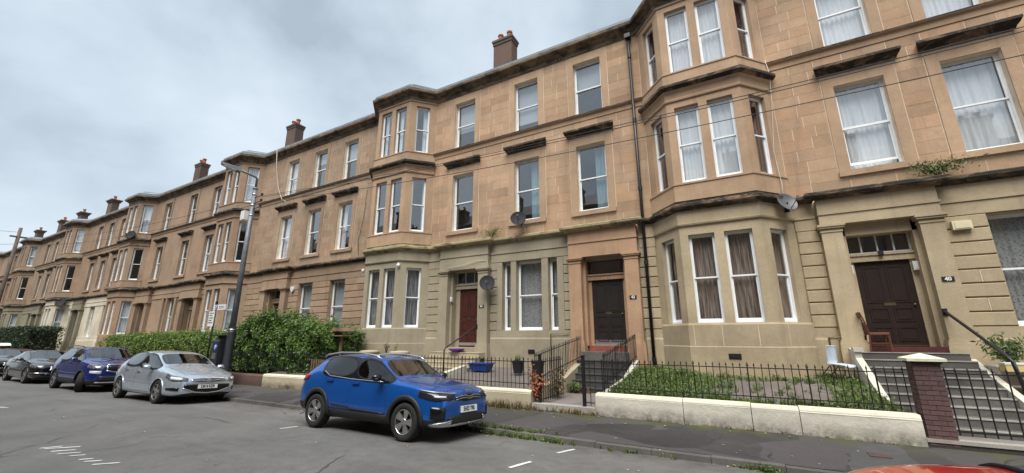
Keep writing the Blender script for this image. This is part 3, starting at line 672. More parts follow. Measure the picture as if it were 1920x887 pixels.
while x > -36:
    L = random.uniform(.85, 1.1); a, b = x-L+.008, x; dz = random.uniform(-.006, .008)
    MB().hexa([(a, 7.43, gz(a)-.2), (b, 7.43, gz(b)-.2), (b, 7.582, gz(b)-.2), (a, 7.582, gz(a)-.2), (a, 7.445, gz(a)+dz), (b, 7.445, gz(b)+dz), (b, 7.582, gz(b)+dz), (a, 7.582, gz(a)+dz)]).build('kerb_stone', 'kerb', KERB); x -= L
m = MB(); m.box(-130, 40, .13, .29, -1, .005); tag(m.build('opposite_kerb', 'kerb'), kind='structure')
def paint(x0, y0, x1, y1, w, name='bay_mark', label=None, grp=None):
    d = Vector((x1-x0, y1-y0)); n = Vector((-d.y, d.x)).normalized()*w/2; m = MB(); N = 4; pr = []
    for i in range(N+1):
        q = Vector((x0, y0))+d*i/N
        for s in (-1, 1): u = q+n*s*random.uniform(.75, 1.1); m.v.append((u.x, u.y, road_z(u.y)+gz(u.x)+.006))
    for i in range(N): m.f.append((2*i, 2*i+2, 2*i+3, 2*i+1))
    return tag(m.build(name, 'roadpaint'), label, 'road marking', grp)
paint(-8.36, 5.40, -8.30, 5.74, .07, label='worn white parking bay tick behind the bright blue car', grp='road markings')
paint(-2.84, 6.62, -2.72, 7.08, .07, label='white parking bay tick nearest the weedy kerb', grp='road markings')
paint(-3.06, 5.42, -2.95, 5.88, .07, label='white parking bay tick at the bottom edge of the picture', grp='road markings')
paint(-18.2, 3.4, -17.6, 3.55, .08, label='faint white dash on the road at the left picture edge', grp='road markings')
wr = root('worn_road_lettering', (-9.3, 2.7, 0), 'faded white lettering worn to slanted strokes on the open road', 'road marking', 'road markings')
for (x0, y0, x1, y1) in ((-10.5, 2.60, -10.32, 2.82), (-10.38, 2.62, -9.98, 2.95), (-10.02, 2.62, -9.78, 2.84), (-9.72, 2.62, -9.48, 2.82), (-9.38, 2.66, -9.22, 2.80), (-8.95, 2.66, -8.82, 2.78), (-8.74, 2.66, -8.56, 2.80), (-8.42, 2.66, -8.16, 2.88)):
    o = paint(x0, y0, x1, y1, .055, 'painted_stroke'); o.parent = wr; o.matrix_parent_inverse = Matrix.Translation(-wr.location); del o['category']
mh = MB(); mh.box(1.50, 1.76, 8.55, 8.78, .0, .044); tag(mh.build('utility_cover', 'redwall'), 'small rusty rectangular utility cover in the grey pavement patch', 'utility cover')
m = MB(); pts = [(1.10, 7.66), (1.13, 7.95), (1.22, 8.3), (1.26, 8.62), (1.42, 8.95), (1.52, 9.28), (1.70, 9.40), (1.98, 9.44), (2.06, 9.2), (2.0, 8.8), (2.03, 8.4), (1.93, 8.05), (1.95, 7.7)]
m.v = [(x, y, .002+.05*(y-7.58)/2.1+.006) for x, y in pts]; m.f = [tuple(range(13))]; tag(m.build('pavement_patch', ground_mat('pale_asphalt_patch', (.045, .045, .046), (.075, .075, .077), cracks=0)), kind='structure')

# ------------------------------------------------------------------ garden ground
def sheet(name, x0, x1, y0, y1, za, zb, mat, nx=12, ny=8, bumpy=.03, follow=False):
    m = MB()
    for i in range(nx+1):
        for j in range(ny+1):
            x = x0+(x1-x0)*i/nx; y = y0+(y1-y0)*j/ny; m.v.append((x, y, za+(zb-za)*j/ny+(gz(x) if follow else 0)+(random.uniform(-bumpy, bumpy) if 0 < j < ny else 0)))
    for i in range(nx):
        for j in range(ny): q = i*(ny+1)+j; m.f.append((q, q+ny+1, q+ny+2, q+1))
    return tag(m.build(name, mat, smooth=True), kind='structure')
sheet('garden_ground', -2.98, 2.44, 9.86, 14.22, .46, .78, 'gravel')
sheet('garden_ground', -16.4, -4.88, 9.84, 14.22, .42, .66, 'gravel')
sheet('garden_ground', 4.7, 9.2, 9.6, 14.22, .10, .75, 'gravel')
sheet('garden_ground', -97, -16.4, 9.8, 14.25, .35, .5, 'ground', 40, 4, .03, True)
m = MB(); m.box(-4.80, -3.08, 9.84, 12.6, -.3, .17); tag(m.build('garden_path', 'slab'), kind='structure')
m = MB(); m.box(2.4, 4.8, 9.86, 11.6, -.3, -.02); tag(m.build('garden_path', 'slab'), kind='structure')
m = MB(); m.box(-4.78, -3.14, 9.60, 9.86, .06, .20); o = m.build('threshold_stone', 'nosing'); tag(o, 'pale stone sill across the garden path entrance with weeds below', 'step')
m = MB(); m.box(-4.80, -3.12, 9.64, 9.88, -.3, .06); m.build('riser', 'steps_dk', o)
# front garden walls
def wall_run(name, label, joints, y0, y1, top, mat, topmat=None, follow=True, cham=.05):
    r = root(name, ((joints[0]+joints[-1])/2, y0, 0), label, 'garden wall', 'front garden walls')
    for a, b in zip(joints, joints[1:]):
        m = MB(); a2, b2 = a+.006, b-.006; N = max(1, int((b-a)/3)); t = top+random.uniform(-.008, .008); pr = [(y0-.01, -.4), (y0, top*.5), (y0+.012, t-cham), (y0+cham, t), (y1-.03, t), (y1, t-.03), (y1, -.4)]
        n = len(pr)
        for i in range(N+1):
            x = a2+(b2-a2)*i/N
            for y, z in pr: m.v.append((x, y+random.uniform(-.004, .004), z+(gz(x) if follow else 0)))
        for i in range(N):
            for j in range(n): m.f.append((i*n+j, i*n+(j+1) % n, (i+1)*n+(j+1) % n, (i+1)*n+j))
        m.f.append(tuple(range(n-1, -1, -1))); m.f.append(tuple(N*n+j for j in range(n)))
        o = m.build('wall_panel', mat, r)
        if topmat:
            m = MB(); 
            for i in range(N+1):
                x = a2+(b2-a2)*i/N; zz = gz(x) if follow else 0
                m.v += [(x, y0+.006, t-cham-.03+zz), (x, y0+cham-.01, t+.004+zz), (x, y1-.03, t+.006+zz)]
            for i in range(N):
                for j in range(2): m.f.append((i*3+j, i*3+j+3, i*3+j+4, i*3+j+1))
            m.build('wall_top_paint', topmat, o, fix=False)
    return r
wall_run('garden_wall', 'cream rendered front wall with cracks below the grassy railing', [-3.14, -1.25, -.01, .77, 2.46], 9.60, 9.88, .52, 'creamwall', 'creamtop')
wall_run('garden_wall', 'low beige front wall with pale top behind the bright blue car', [-16.4, -12.6, -8.9, -4.80], 9.60, 9.86, .49, 'beigewall', 'creamtop')
wall_run('garden_wall', 'dark red sandstone front wall behind the lamp post', [-31.3, -27, -23.2, -19.8, -16.42], 9.60, 9.86, .46, 'redwall')
wall_run('garden_wall', 'far red front wall hidden by the silver and dark blue cars', [-47.4, -40, -31.35], 9.60, 9.86, .46, 'redwall')
wall_run('garden_wall', 'pale far front wall at the left picture edge', [-97, -80, -63.5, -47.5], 9.60, 9.86, .55, 'creamwall')
# maroon brick pier with pyramid cap
pr_ = root('brick_pier', (2.67, 9.78, 0), 'maroon painted brick gate pier with pale pyramid cap', 'pier')
m = MB(); m.box(2.495, 2.845, 9.625, 9.955, -.1, 1.37); m.build('mortar_core', plain('maroon_mortar', (.100, .058, .054), .95), pr_)
z = .08; k = 0
while z < 1.36:
    xs = [2.49, 2.67, 2.85] if k % 2 else [2.49, 2.58, 2.76, 2.85]
    ys = [9.62, 9.79, 9.96] if k % 2 == 0 else [9.62, 9.705, 9.875, 9.96]
    for a, b in zip(xs, xs[1:]):
        for (y0, y1) in ((9.615, 9.66), (9.92, 9.965)): MB().box(a+.003, b-.003, y0+random.uniform(-.002, .002), y1, z+.005, z+.072).build('brick', 'brickp', pr_)
    for a, b in zip(ys, ys[1:]):
        for (x0, x1) in ((2.485, 2.52), (2.82, 2.855)): MB().box(x0+random.uniform(-.002, .002), x1, max(a, 9.66)+.005, min(b, 9.92)-.005, z+.005, z+.072).build('brick', 'brickp', pr_)
    z += .0775; k += 1
m = MB(); m.v = [(2.42, 9.55, 1.40), (2.92, 9.55, 1.40), (2.92, 10.03, 1.40), (2.42, 10.03, 1.40), (2.42, 9.55, 1.445), (2.92, 9.55, 1.445), (2.92, 10.03, 1.445), (2.42, 10.03, 1.445), (2.67, 9.79, 1.53)]
m.f = [(3, 2, 1, 0), (0, 1, 5, 4), (1, 2, 6, 5), (2, 3, 7, 6), (3, 0, 4, 7), (4, 5, 8), (5, 6, 8), (6, 7, 8), (7, 4, 8)]; m.build('pier_cap', 'creamtop', pr_)
m = MB(); m.box(2.47, 2.87, 9.60, 9.98, 1.36, 1.40); m.build('cap_bed', 'steps_dk', pr_)
# plinth under the right-hand gate
m = MB(); m.box(2.46, 9.2, 9.62, 9.86, -.3, .13); o = m.build('gate_plinth', 'steps_dk'); tag(o, 'dark stone plinth with pale worn edge below the right-hand gate', 'step'); m = MB(); m.box(2.46, 9.2, 9.60, 9.90, .13, .185); m.build('plinth_edge', 'nosing', o)
# ------------------------------------------------------------------ flights of steps
def flight(label, x0, x1, lst, mat, nmat, nose=.04, ysd=.5, zb=-.3):
    r = root('front_steps', ((x0+x1)/2, lst[0][0], 0), label, 'steps', 'front steps')
    for i, (y, z) in enumerate(lst):
        zb2 = lst[i-1][1] if i else zb
        y1 = lst[i+1][0]+.12 if i+1 < len(lst) else 14.22
        m = MB(); m.box(x0, x1, y, y1, zb2-.05, z-.003); o = m.build('step', mat, r)
        m = MB(); m.box(x0+.004, x1-.004, y-.016, y+.055, z-nose, z); m.build('nosing', nmat, o)
    return r
flight('grey stone flight of steps with pale nosings up to door 40', 2.56, 4.62, [(11.37+.2986*k, .109+.165*k) for k in range(8)]+[(13.76, 1.43)], 'steps_gr', 'nosing', .024)
s40 = root('step_cheek', (2.49, 12.4, 0), 'cream sloping cheek wall left of the steps to door 40', 'cheek wall')
m = MB(); m.prism([(13.9, 1.52), (13.3, 1.44), (13.3, 1.30), (11.2, .30), (11.0, .16), (11.0, -.1), (13.9, -.1)], 2.42, 2.56, 'x'); m.build('sloping_wall', 'creamwall', s40); m = MB(); m.box(2.40, 2.60, 13.25, 13.5, 1.44, 1.54); m.build('end_block', 'creamwall', s40)
s41 = root('step_cheek', (4.7, 12.4, 0), 'low white sloping edge right of the steps to door 40', 'cheek wall')
m = MB(); m.prism([(13.9, 1.30), (11.2, .22), (11.0, .1), (11.0, -.1), (13.9, -.1)], 4.62, 4.74, 'x'); m.build('sloping_wall', 'creamwall', s41)
m = MB(); m.box(2.36, 4.85, 13.93, 14.56, 1.43, 1.555); o = m.build('threshold', 'maroon'); tag(o, 'maroon painted threshold step under dark door 40', 'step'); m = MB(); m.box(3.02, 4.18, 14.50, 14.53, 1.555, 1.60); m.build('door_sill', 'brass', o)
flight('black painted steps climbing to the orange doorpiece 42', -4.93, -3.24, [(12.3, .31), (12.55, .495), (12.8, .675), (13.05, .86), (13.3, 1.06)], 'steps_dk', 'steps_dk', .03)
m = MB(); m.box(-4.84, -3.30, 13.58, 14.40, 1.0, 1.31); o = m.build('landing_stone', 'steps_gr'); tag(o, 'worn grey landing stone at the top of the black steps', 'step')
m = MB(); m.box(-4.86, -3.30, 14.30, 14.56, 1.312, 1.50); o = m.build('threshold', 'red_step'); tag(o, 'red tiled threshold under the dark door 42', 'step')
flight('pale cream steps up to the red brown door 44', -11.40, -8.95, [(12.55, .70), (12.85, .87), (13.15, 1.04), (13.45, 1.21)], 'beigewall', 'beigewall', .03, zb=.2)
m = MB(); m.box(-11.0, -9.4, 13.9, 14.56, 1.212, 1.38); o = m.build('threshold', 'olive'); tag(o, 'olive painted threshold under red brown door 44', 'step')
m = MB(); m.prism([(12.6, .80), (12.6, .2), (10.6, .2), (10.6, .50)], -9.1, -8.9, 'x'); o = m.build('path_edging', 'creamwall'); tag(o, 'pale sloping kerb edging beside the cream steps', 'edging')
# cheek walls of the path to 42
m = MB(); m.prism([(9.86, .50), (12.0, .60), (13.6, 1.02), (13.6, -.1), (9.86, -.1)], -4.98, -4.80, 'x'); o = m.build('path_wall', 'beigewall'); tag(o, 'beige wall rising along the left of the path to door 42', 'garden wall', 'front garden walls')
m = MB(); m.prism([(9.86, .50), (12.0, .66), (13.6, 1.08), (13.6, -.1), (9.86, -.1)], -3.10, -2.96, 'x'); o = m.build('path_wall', 'creamwall'); tag(o, 'cream wall rising along the right of the path to door 42', 'garden wall', 'front garden walls')
# ------------------------------------------------------------------ railings, gates, handrails
_bars = {}
def bar_mesh(h, r=.0085, tip=True):
    k = (round(h, 2), r, tip)
    if k not in _bars:
        m = MB(); m.tube([(0, 0, 0), (0, 0, h)], r, 6, caps=False)
        if tip: m.lathe([(r, h), (r*1.9, h+.015), (0, h+.075)], (0, 0, 0), 6)
        _bars[k] = m.mesh('bar', 'iron')
    return _bars[k]
def railing(name, label, p0, p1, zb0, zb1, h, sp=.128, std=8, low=.10, tip=True, cat='railing', r=.0085, ends=True):
    a, b = Vector(p0), Vector(p1); L = (b-a).length; n = max(2, round(L/sp)); rt = root(name, (p0[0], p0[1], zb0), label, cat, 'garden railings')
    for i in range(n+1):
        t = i/n; q = a+(b-a)*t; z = zb0+(zb1-zb0)*t
        big = std and i % std == 0
        o = link_mesh('bar', bar_mesh(h, r*1.7 if big else r, tip), rt, local=True); o.location = (q.x-p0[0], q.y-p0[1], z-zb0-(.12 if big else 0)+random.uniform(-.006, .006)); o.rotation_euler = (random.uniform(-.012, .012), random.uniform(-.012, .012), 0)
        if big: o.scale = (1, 1, (h+.12)/h)
    for zz in (low, h-.045):
        m = MB(); d = (b-a).normalized(); nn = Vector((-d.y, d.x))*.014
        m.hexa([(a.x-nn.x, a.y-nn.y, zb0+zz), (b.x-nn.x, b.y-nn.y, zb1+zz), (b.x+nn.x, b.y+nn.y, zb1+zz), (a.x+nn.x, a.y+nn.y, zb0+zz)]+[(a.x-nn.x, a.y-nn.y, zb0+zz+.018), (b.x-nn.x, b.y-nn.y, zb1+zz+.018), (b.x+nn.x, b.y+nn.y, zb1+zz+.018), (a.x+nn.x, a.y+nn.y, zb0+zz+.018)])
        m.build('rail', 'iron', rt)
    return rt
railing('railing', 'black spiked railing in front of the weedy ochre bay garden', (-3.05, 9.97), (2.44, 9.97), .52, .52, .70)
railing('railing', 'black spiked railing around the gravel garden of door 44', (-12.3, 9.95), (-4.92, 9.95), .50, .50, .70)
railing('railing', 'black railing stepping up left of the path to door 42', (-4.89, 10.02), (-4.89, 13.62), .60, 1.04, .74, .14)
railing('railing', 'black railing stepping up right of the black steps to door 42', (-3.03, 10.02), (-3.03, 13.7), .62, 1.10, .74, .14)
railing('railing', 'dark spiked railing half buried in the laurel hedge', (-19.5, 10.0), (-12.5, 10.0), .46, .50, .68)
railing('gate', 'black iron gate leaf standing open inside the path to door 42', (-4.55, 9.82), (-4.46, 10.9), .22, .24, 1.0, .12, 0, .06, cat='gate', r=.010)
railing('railing', 'short black railing stub beside the end of the cream wall', (-3.42, 9.78), (-3.18, 9.78), .22, .22, 1.0, .12, 0, .06)
railing('gate', 'black iron gate in front of the grey steps to door 40', (2.92, 9.76), (5.2, 9.76), .24, .24, 1.0, .145, 0, .05, cat='gate', r=.010)
for x, l in ((-4.62, 'thick black gate post beside the rusty shrub'), (-3.46, 'thick black gate post beside the cream wall end')):
    m = MB(); m.box(x-.035, x+.035, 9.74, 9.81, .0, 1.34); m.box(x-.045, x+.045, 9.73, 9.82, 1.34, 1.365); o = m.build('gate_post', 'iron'); tag(o, l, 'gate post', 'gate posts')
for lab, pts in (('black tubular handrail right of the steps to door 40', [(4.44, 13.95, 2.40), (4.44, 13.9, 2.40), (4.44, 11.72, 1.44), (4.45, 11.60, 1.33), (4.50, 11.45, .35)]), ('thin black handrail up the cream steps to door 44', [(-9.42, 13.95, 2.22), (-9.44, 13.9, 2.20), (-9.80, 12.46, 1.40), (-9.82, 12.42, 1.34), (-9.82, 12.4, .55)])):
    r = root('handrail', (pts[-1][0], pts[-1][1], pts[-1][2]), lab, 'handrail', 'handrails'); m = MB(); m.tube(pts, .032 if '40' in lab else .026, 10); m.build('rail_tube', 'iron', r, smooth=True)
    m = MB(); m.box(pts[0][0]-.05, pts[0][0]+.05, 13.93, 13.952, pts[0][2]-.1, pts[0][2]+.08); m.build('wall_plate', 'iron', r)
# ------------------------------------------------------------------ lamp post, sign, pay machine, wires
LX, LY = -18.0, 9.05; lz = gz(LX)+.03
lp = root('lamp_post', (LX, LY, lz), 'tall dark steel street lamp post with overhanging lantern beside the hedge', 'street lamp')
m = MB(); m.lathe([(.17, lz), (.17, lz+.1), (.145, lz+.2), (.145, 1.95), (.12, 2.1)], (LX, LY, 0), 16); m.build('base_column', 'postdark', lp, smooth=True)
m = MB(); m.tube([(LX, LY, 2.0), (LX, LY, 8.2)], .112, 14, .085); m.build('shaft', 'galv', lp, smooth=True)
for z in (2.06, 6.9, 7.35, 7.85, 8.12): m = MB(); m.tube([(LX, LY, z), (LX, LY, z+.05)], .130 if z < 3 else .102, 14); m.build('clamp_band', 'alum' if z < 8.1 else 'galv', lp, smooth=True)
m = MB(); m.tube([(LX, LY, 8.15), (LX, LY, 8.62), (LX, LY-.08, 8.68), (LX, LY-.75, 8.76)], .045, 10); m.build('bracket_arm', 'galv', lp, smooth=True)
m = MB(); hy = LY-.72
pf = [(.0, 0), (.10, .02), (.14, .09), (.11, .16), (.0, .18)]
m.hexa([(LX-.09, hy-.74, 8.76), (LX+.09, hy-.74, 8.76), (LX+.13, hy, 8.65), (LX-.13, hy, 8.65), (LX-.05, hy-.74, 8.85), (LX+.05, hy-.74, 8.85), (LX+.08, hy, 8.85), (LX-.08, hy, 8.85)]); m.build('lantern', 'galv', lp)
m = MB(); m.hexa([(LX-.08, hy-.70, 8.73), (LX+.08, hy-.70, 8.73), (LX+.11, hy-.2, 8.65), (LX-.11, hy-.2, 8.65), (LX-.085, hy-.70, 8.76), (LX+.085, hy-.70, 8.76), (LX+.115, hy-.2, 8.69), (LX-.115, hy-.2, 8.69)]); m.build('lantern_lens', 'whitep', lp)
m = MB(); m.box(LX-.42, LX-.12, LY-.22, LY-.02, 6.72, 7.12); m.build('junction_box', 'whitep', lp)
for z in (7.72, 7.46, 7.20):
    m = MB(); m.tube([(LX, LY, z), (LX+.62, LY, z+.02)], .018, 6); ar = m.build('cross_arm', 'iron', lp); m = MB(); m.lathe([(.02, 0), (.05, .02), (.05, .08), (.02, .1)], (LX+.60, LY, z+.02), 8); m.build('insulator', 'blackp', ar)
def wire(pts, label, r=.009, mat='cable', sag=.0, n=24, cat='cable', grp='overhead wires'):
    a, b = Vector(pts[0]), Vector(pts[1]); P = [a.lerp(b, i/n)-Vector((0, 0, sag*4*(i/n)*(1-i/n))) for i in range(n+1)]
    m = MB(); m.tube(P, r, 5); return tag(m.build('overhead_wire', mat, smooth=True), label, cat, grp)
wire([(LX+.6, LY, 7.72), (16, 9.0, 7.15)], 'topmost of the three overhead wires running right from the lamp post', sag=.62)
wire([(LX+.6, LY, 7.66), (16, 9.0, 7.06)], 'middle one of the three overhead wires running right from the lamp post', sag=.62)
wire([(LX+.6, LY, 7.44), (16, 9.0, 6.62)], 'lowest of the three overhead wires running right from the lamp post', sag=.68)
wire([(LX, LY, 7.7), (-56, 9.0, 10.6)], 'upper overhead wire running left from the lamp post along the terrace', sag=.7)
wire([(LX, LY, 7.4), (-56, 9.0, 10.0)], 'lower overhead wire running left from the lamp post along the terrace', sag=.75)
up_ = root('utility_pole', (-56, 9.0, -.3), 'brown timber utility pole in front of the far tenements', 'pole')
m = MB(); m.tube([(-56, 9, -.4), (-56, 9, 11.4)], .15, 10, .12); m.build('pole', 'greytimber', up_, smooth=True); m = MB(); m.box(-56.1, -55.9, 8.5, 9.5, 10.5, 10.62); m.build('cross_arm', 'greytimber', up_)
wire([(-56, 9, 11.0), (-75, -4.0, 13.5)], 'overhead wire slanting left from the timber pole', r=.014, sag=.3); wire([(-56, 9, 9.9), (-80, -4.0, 10.8)], 'lower overhead wire slanting left from the timber pole', r=.014, sag=.3)
sp = root('parking_sign', (-19.9, 9.2, gz(-19.9)), 'black post with white parking restriction plates beside the pay machine', 'sign')
m = MB(); m.tube([(-19.9, 9.2, -.15), (-19.9, 9.2, 3.2)], .038, 10); m.build('post', 'iron', sp, smooth=True); m = MB(); m.tube([(-19.9, 9.2, 3.18), (-19.9, 9.2, 3.3)], .055, 10); m.build('post_cap', 'iron', sp)
m = MB(); m.box(-20.22, -19.78, 9.13, 9.15, 2.25, 2.88); pl = m.build('sign_plate', 'whitep', sp)
for k in range(5):
    m = MB(); m.box(-20.17, -19.83-.08*(k % 2), 9.126, 9.13, 2.78-k*.1, 2.82-k*.1); m.build('text_line', 'greyp', pl)
m = MB(); m.box(-19.85, -18.98, 9.13, 9.15, 2.93, 3.15); pl = m.build('arrow_plate', 'whitep', sp)
M['signblue'] = plain('sign_blue', (.02, .06, .32), .5)
m = MB(); m.box(-19.80, -19.60, 9.126, 9.13, 2.95, 3.13); q = m.build('blue_panel', 'signblue', pl); t = link_mesh('letter', text_mesh('P', .19, 'whitep', 'letter', .004), pl); t.location = (-19.70, 9.123, 3.04); t.rotation_euler = (R(90), 0, 0)
for k in range(2): m = MB(); m.box(-19.52, -19.06, 9.126, 9.13, 3.06-k*.07, 3.09-k*.07); m.build('text_line', 'greyp', pl)
pm = root('pay_machine', (-18.55, 8.95, gz(-18.5)), 'black parking pay machine with blue letter P beside the lamp post', 'parking meter')
m = MB(); m.prism([(8.80, -.15), (9.12, -.15), (9.12, 1.85), (8.98, 1.85), (8.80, 1.62)], -18.78, -18.32, 'x'); m.build('cabinet', 'postdark', pm); m = MB(); m.box(-18.81, -18.29, 8.76, 9.14, 1.83, 1.88); m.build('cabinet_cap', 'postdark', pm)
m = MB(); m.lathe([(0, 8.785), (.13, 8.785), (.13, 8.80), (0, 8.80)], (-18.5, 0, 1.40), 20, 'y'); d_ = m.build('round_sign', 'signblue', pm); t = link_mesh('letter', text_mesh('P', .22, 'whitep', 'letter', .006), d_); t.location = (-18.5, 8.78, 1.40); t.rotation_euler = (R(90), 0, 0)
m = MB(); m.box(-18.70, -18.42, 8.79, 8.80, .95, 1.18); m.build('keypad', 'greyp', pm)
# ------------------------------------------------------------------ things on the walls
def dish(c, az, label, r=.33, mat='dish'):
    rt = root('satellite_dish', c, label, 'satellite dish', 'satellite dishes')
    m = MB(); m.lathe([(0, -.085), (r*.4, -.07), (r*.75, -.035), (r, .0), (r+.01, .008), (r+.008, -.006), (r*.75, -.05), (0, -.10)], (0, 0, 0), 24, 'y')
    for i, v in enumerate(m.v): m.v[i] = (v[0]*.93, -v[1], v[2])
    rf = m.build('reflector', mat, rt, smooth=True, local=True); rf.rotation_euler = (R(-22), 0, az)
    q = Matrix.Rotation(az, 4, 'Z') @ Matrix.Rotation(R(-22), 4, 'X')
    tip = q @ Vector((0, -.36, -.16)); m = MB(); m.tube([q @ Vector((0, .05, -r*.9)), tip], .011, 6); m.build('feed_arm', 'blackp', rt, local=True); m = MB(); m.box(tip.x-.03, tip.x+.03, tip.y-.04, tip.y+.04, tip.z-.03, tip.z+.05); m.build('lnb', 'greyp', rt, local=True)
    m = MB(); m.tube([(0, .06, 0), (0, .10, -.12), (.0, .34, -.14)], .02, 8); m.box(-.06, .06, .32, .345, -.24, -.04); m.build('wall_bracket', 'blackp', rt, local=True)
dish((-7.35, 13.72, 6.47), R(25), 'dark round satellite dish under the middle first-floor window')
dish((-8.78, 13.70, 3.94), R(28), 'dark satellite dish beside the tall triple window')
dish((1.62, 13.55, 5.62), R(34), 'grey satellite dish on the ledge right of the ochre bay', .30, mat='greyp')
dish((-44.2, 13.0, 10.2), R(30), 'far satellite dish on the ledge of the distant bay', .4); dish((-59.6, 13.5, 5.2), R(30), 'satellite dish above the cream painted far ground floor', .5)
def wbox(x0, x1, y0, y1, z0, z1, name, mat, label, cat, face=None):
    rt = root(name, ((x0+x1)/2, y1, z0), label, cat); m = MB(); m.box(x0, x1, y0, y1, z0, z1); o = m.build('housing', mat, rt); m = MB(); w = x1-x0; m.box(x0+w*.12, x1-w*.12, y0-.012, y0, z0+(z1-z0)*.12, z1-(z1-z0)*.12); m.build('cover', face or mat, rt); return rt
wbox(5.02, 5.38, 14.04, 14.15, 4.44, 4.66, 'alarm_box', 'creamp', 'cream alarm box on the ochre wall right of door 40', 'alarm box')
wbox(2.86, 2.96, 14.36, 14.45, 3.50, 3.76, 'porch_light', 'oldwhite', 'small pale wall light left of door 40', 'wall light')
wbox(4.20, 4.38, 14.36, 14.45, 3.52, 3.76, 'porch_light', 'oldwhite', 'square pale wall light right of door 40', 'wall light')
wbox(3.56, 3.66, 14.32, 14.44, 3.98, 4.10, 'door_sensor', 'blackp', 'black sensor lamp above door 40', 'sensor')
wbox(-10.95, -10.85, 14.10, 14.2, 3.28, 3.5, 'porch_light', 'oldwhite', 'pale wall light left of red brown door 44', 'wall light')
wbox(-.38, -.07, 13.12, 13.142, 1.21, 1.35, 'air_vent', 'iron', 'black air vent in the ochre bay plinth', 'vent'); wbox(-7.15, -6.88, 14.10, 14.122, 1.2, 1.34, 'air_vent', 'iron', 'black air vent low on the olive wall', 'vent')
a_ = root('alarm_box', (-22.35, 14.12, 4.45), 'white shield shaped alarm box on the brown sandstone wall', 'alarm box'); m = MB(); m.prism([(-22.5, 4.62), (-22.5, 4.45), (-22.35, 4.3), (-22.2, 4.45), (-22.2, 4.62)], 14.06, 14.16, 'y'); m.build('housing', 'whitep', a_); m = MB(); m.box(-22.4, -22.3, 14.05, 14.06, 4.45, 4.55); m.build('strobe', 'creamp', a_)
for (x, y, z, l) in ((-15.75, 13.38, 4.98, 'white dome camera at the left corner of the olive bay'), (-13.2, 13.14, 5.0, 'white dome camera between the olive bay windows')):
    rt = root('security_camera', (x, y, z), l, 'security camera', 'security cameras'); m = MB(); m.lathe([(.07, 0), (.08, -.05), (.07, -.1), (.03, -.15), (0, -.16)], (x, y, z), 14); m.build('dome', 'whitep', rt, smooth=True); m = MB(); m.box(x-.05, x+.05, y, y+.1, z-.02, z+.06); m.build('mount', 'whitep', rt)
def cable_run(P, label, mat='cable_w', r=.010):
    m = MB(); m.tube(P, r, 5); tag(m.build('cable', mat, smooth=True), label, 'cable', 'facade cables')
cable_run([(-25.6, 13.8, 13.9), (-25.6, 13.95, 12.6), (-25.3, 14.1, 11.2), (-24.5, 13.95, 10.3), (-23.9, 13.9, 10.0)], 'pale slack cable hanging from the gutter of the brown tenement', r=.02)
cable_run([(1.75, 14.1, 10.7), (1.80, 14.0, 10.1), (1.72, 14.05, 9.0), (1.55, 13.95, 7.4), (1.6, 13.85, 6.2), (1.55, 13.75, 5.7)], 'white cable dropping down beside the ochre bay to a dish')
cable_run([(-7.3, 14.0, 6.3), (-7.2, 14.1, 6.0), (-7.7, 14.0, 5.9)], 'short white cable below the middle satellite dish'); cable_run([(-11.0, 13.9, 4.75), (-10.2, 13.88, 4.80), (-9.4, 13.9, 4.95), (-8.95, 13.95, 4.9), (-8.85, 14.05, 4.2)], 'pale cable looping over door 44 to its dish')
cable_run([(-16.9, 14.15, 9.6), (-17.0, 14.15, 8.0), (-17.25, 14.15, 6.8), (-17.1, 14.12, 5.95)], 'thin dark cable down the joint between brown and olive tenements', 'cable', .012)
cable_run([(2.08, 14.12, .8), (2.08, 14.12, 1.78), (2.32, 14.12, 1.80)], 'pale waste pipe bending into the wall left of door 40', 'ochre', .026); cable_run([(-6.2, 14.1, .7), (-6.2, 14.1, 1.9), (-5.5, 14.1, 1.93)], 'olive painted pipe bend left of the orange doorpiece', 'olive', .02)
# ------------------------------------------------------------------ chairs, pots, tubs
def wood_chair(c, label):
    rt = root('wooden_chair', c, label, 'chair'); B_ = lambda *a: MB().box(*a)
    B_(-.21, .21, -.21, .21, .42, .45).build('seat', 'timber', rt, local=True); MB().box(-.19, .20, -.19, .19, .45, .485).build('seat_cushion', plain('faded_red_cushion', (.20, .07, .05), .8), rt, local=True)
    for y in (-.19, .19):
        MB().hexa([(.17, y-.018, 0), (.21, y-.018, 0), (.21, y+.018, 0), (.17, y+.018, 0), (.165, y-.018, .42), (.205, y-.018, .42), (.205, y+.018, .42), (.165, y+.018, .42)]).build('leg', 'timber', rt, local=True)
        MB().tube([(-.23, y, 0), (-.19, y, .44), (-.24, y, .75), (-.31, y, 1.0)], .02, 6).build('back_leg', 'timber', rt, local=True); MB().box(-.18, .18, y-.012, y+.012, .2, .23).build('stretcher', 'timber', rt, local=True)
    MB().hexa([(-.325, -.2, .86), (-.295, -.2, .86), (-.295, .2, .86), (-.325, .2, .86), (-.345, -.2, 1.0), (-.315, -.2, 1.0), (-.315, .2, 1.0), (-.345, .2, 1.0)]).build('top_rail', 'timber', rt, local=True)
    for k in range(4): y = -.12+.08*k; MB().tube([(-.20, y, .46), (-.25, y, .7), (-.31, y, .9)], .012, 6).build('spindle', 'timber', rt, local=True)
    return rt
wood_chair((3.07, 13.95, 1.43), 'reddish wooden chair with cushion standing in front of door 40')
pc = root('plastic_chair', (2.02, 13.35, .70), 'pale blue grey plastic shell chair with black legs beside the ochre doorpiece', 'chair')
m = MB(); N = 10; W_ = 8; prof = [(.26, .40), (.24, .43), (.1, .42), (-.08, .40), (-.17, .42), (-.21, .50), (-.235, .62), (-.25, .76), (-.255, .84), (-.25, .86)]
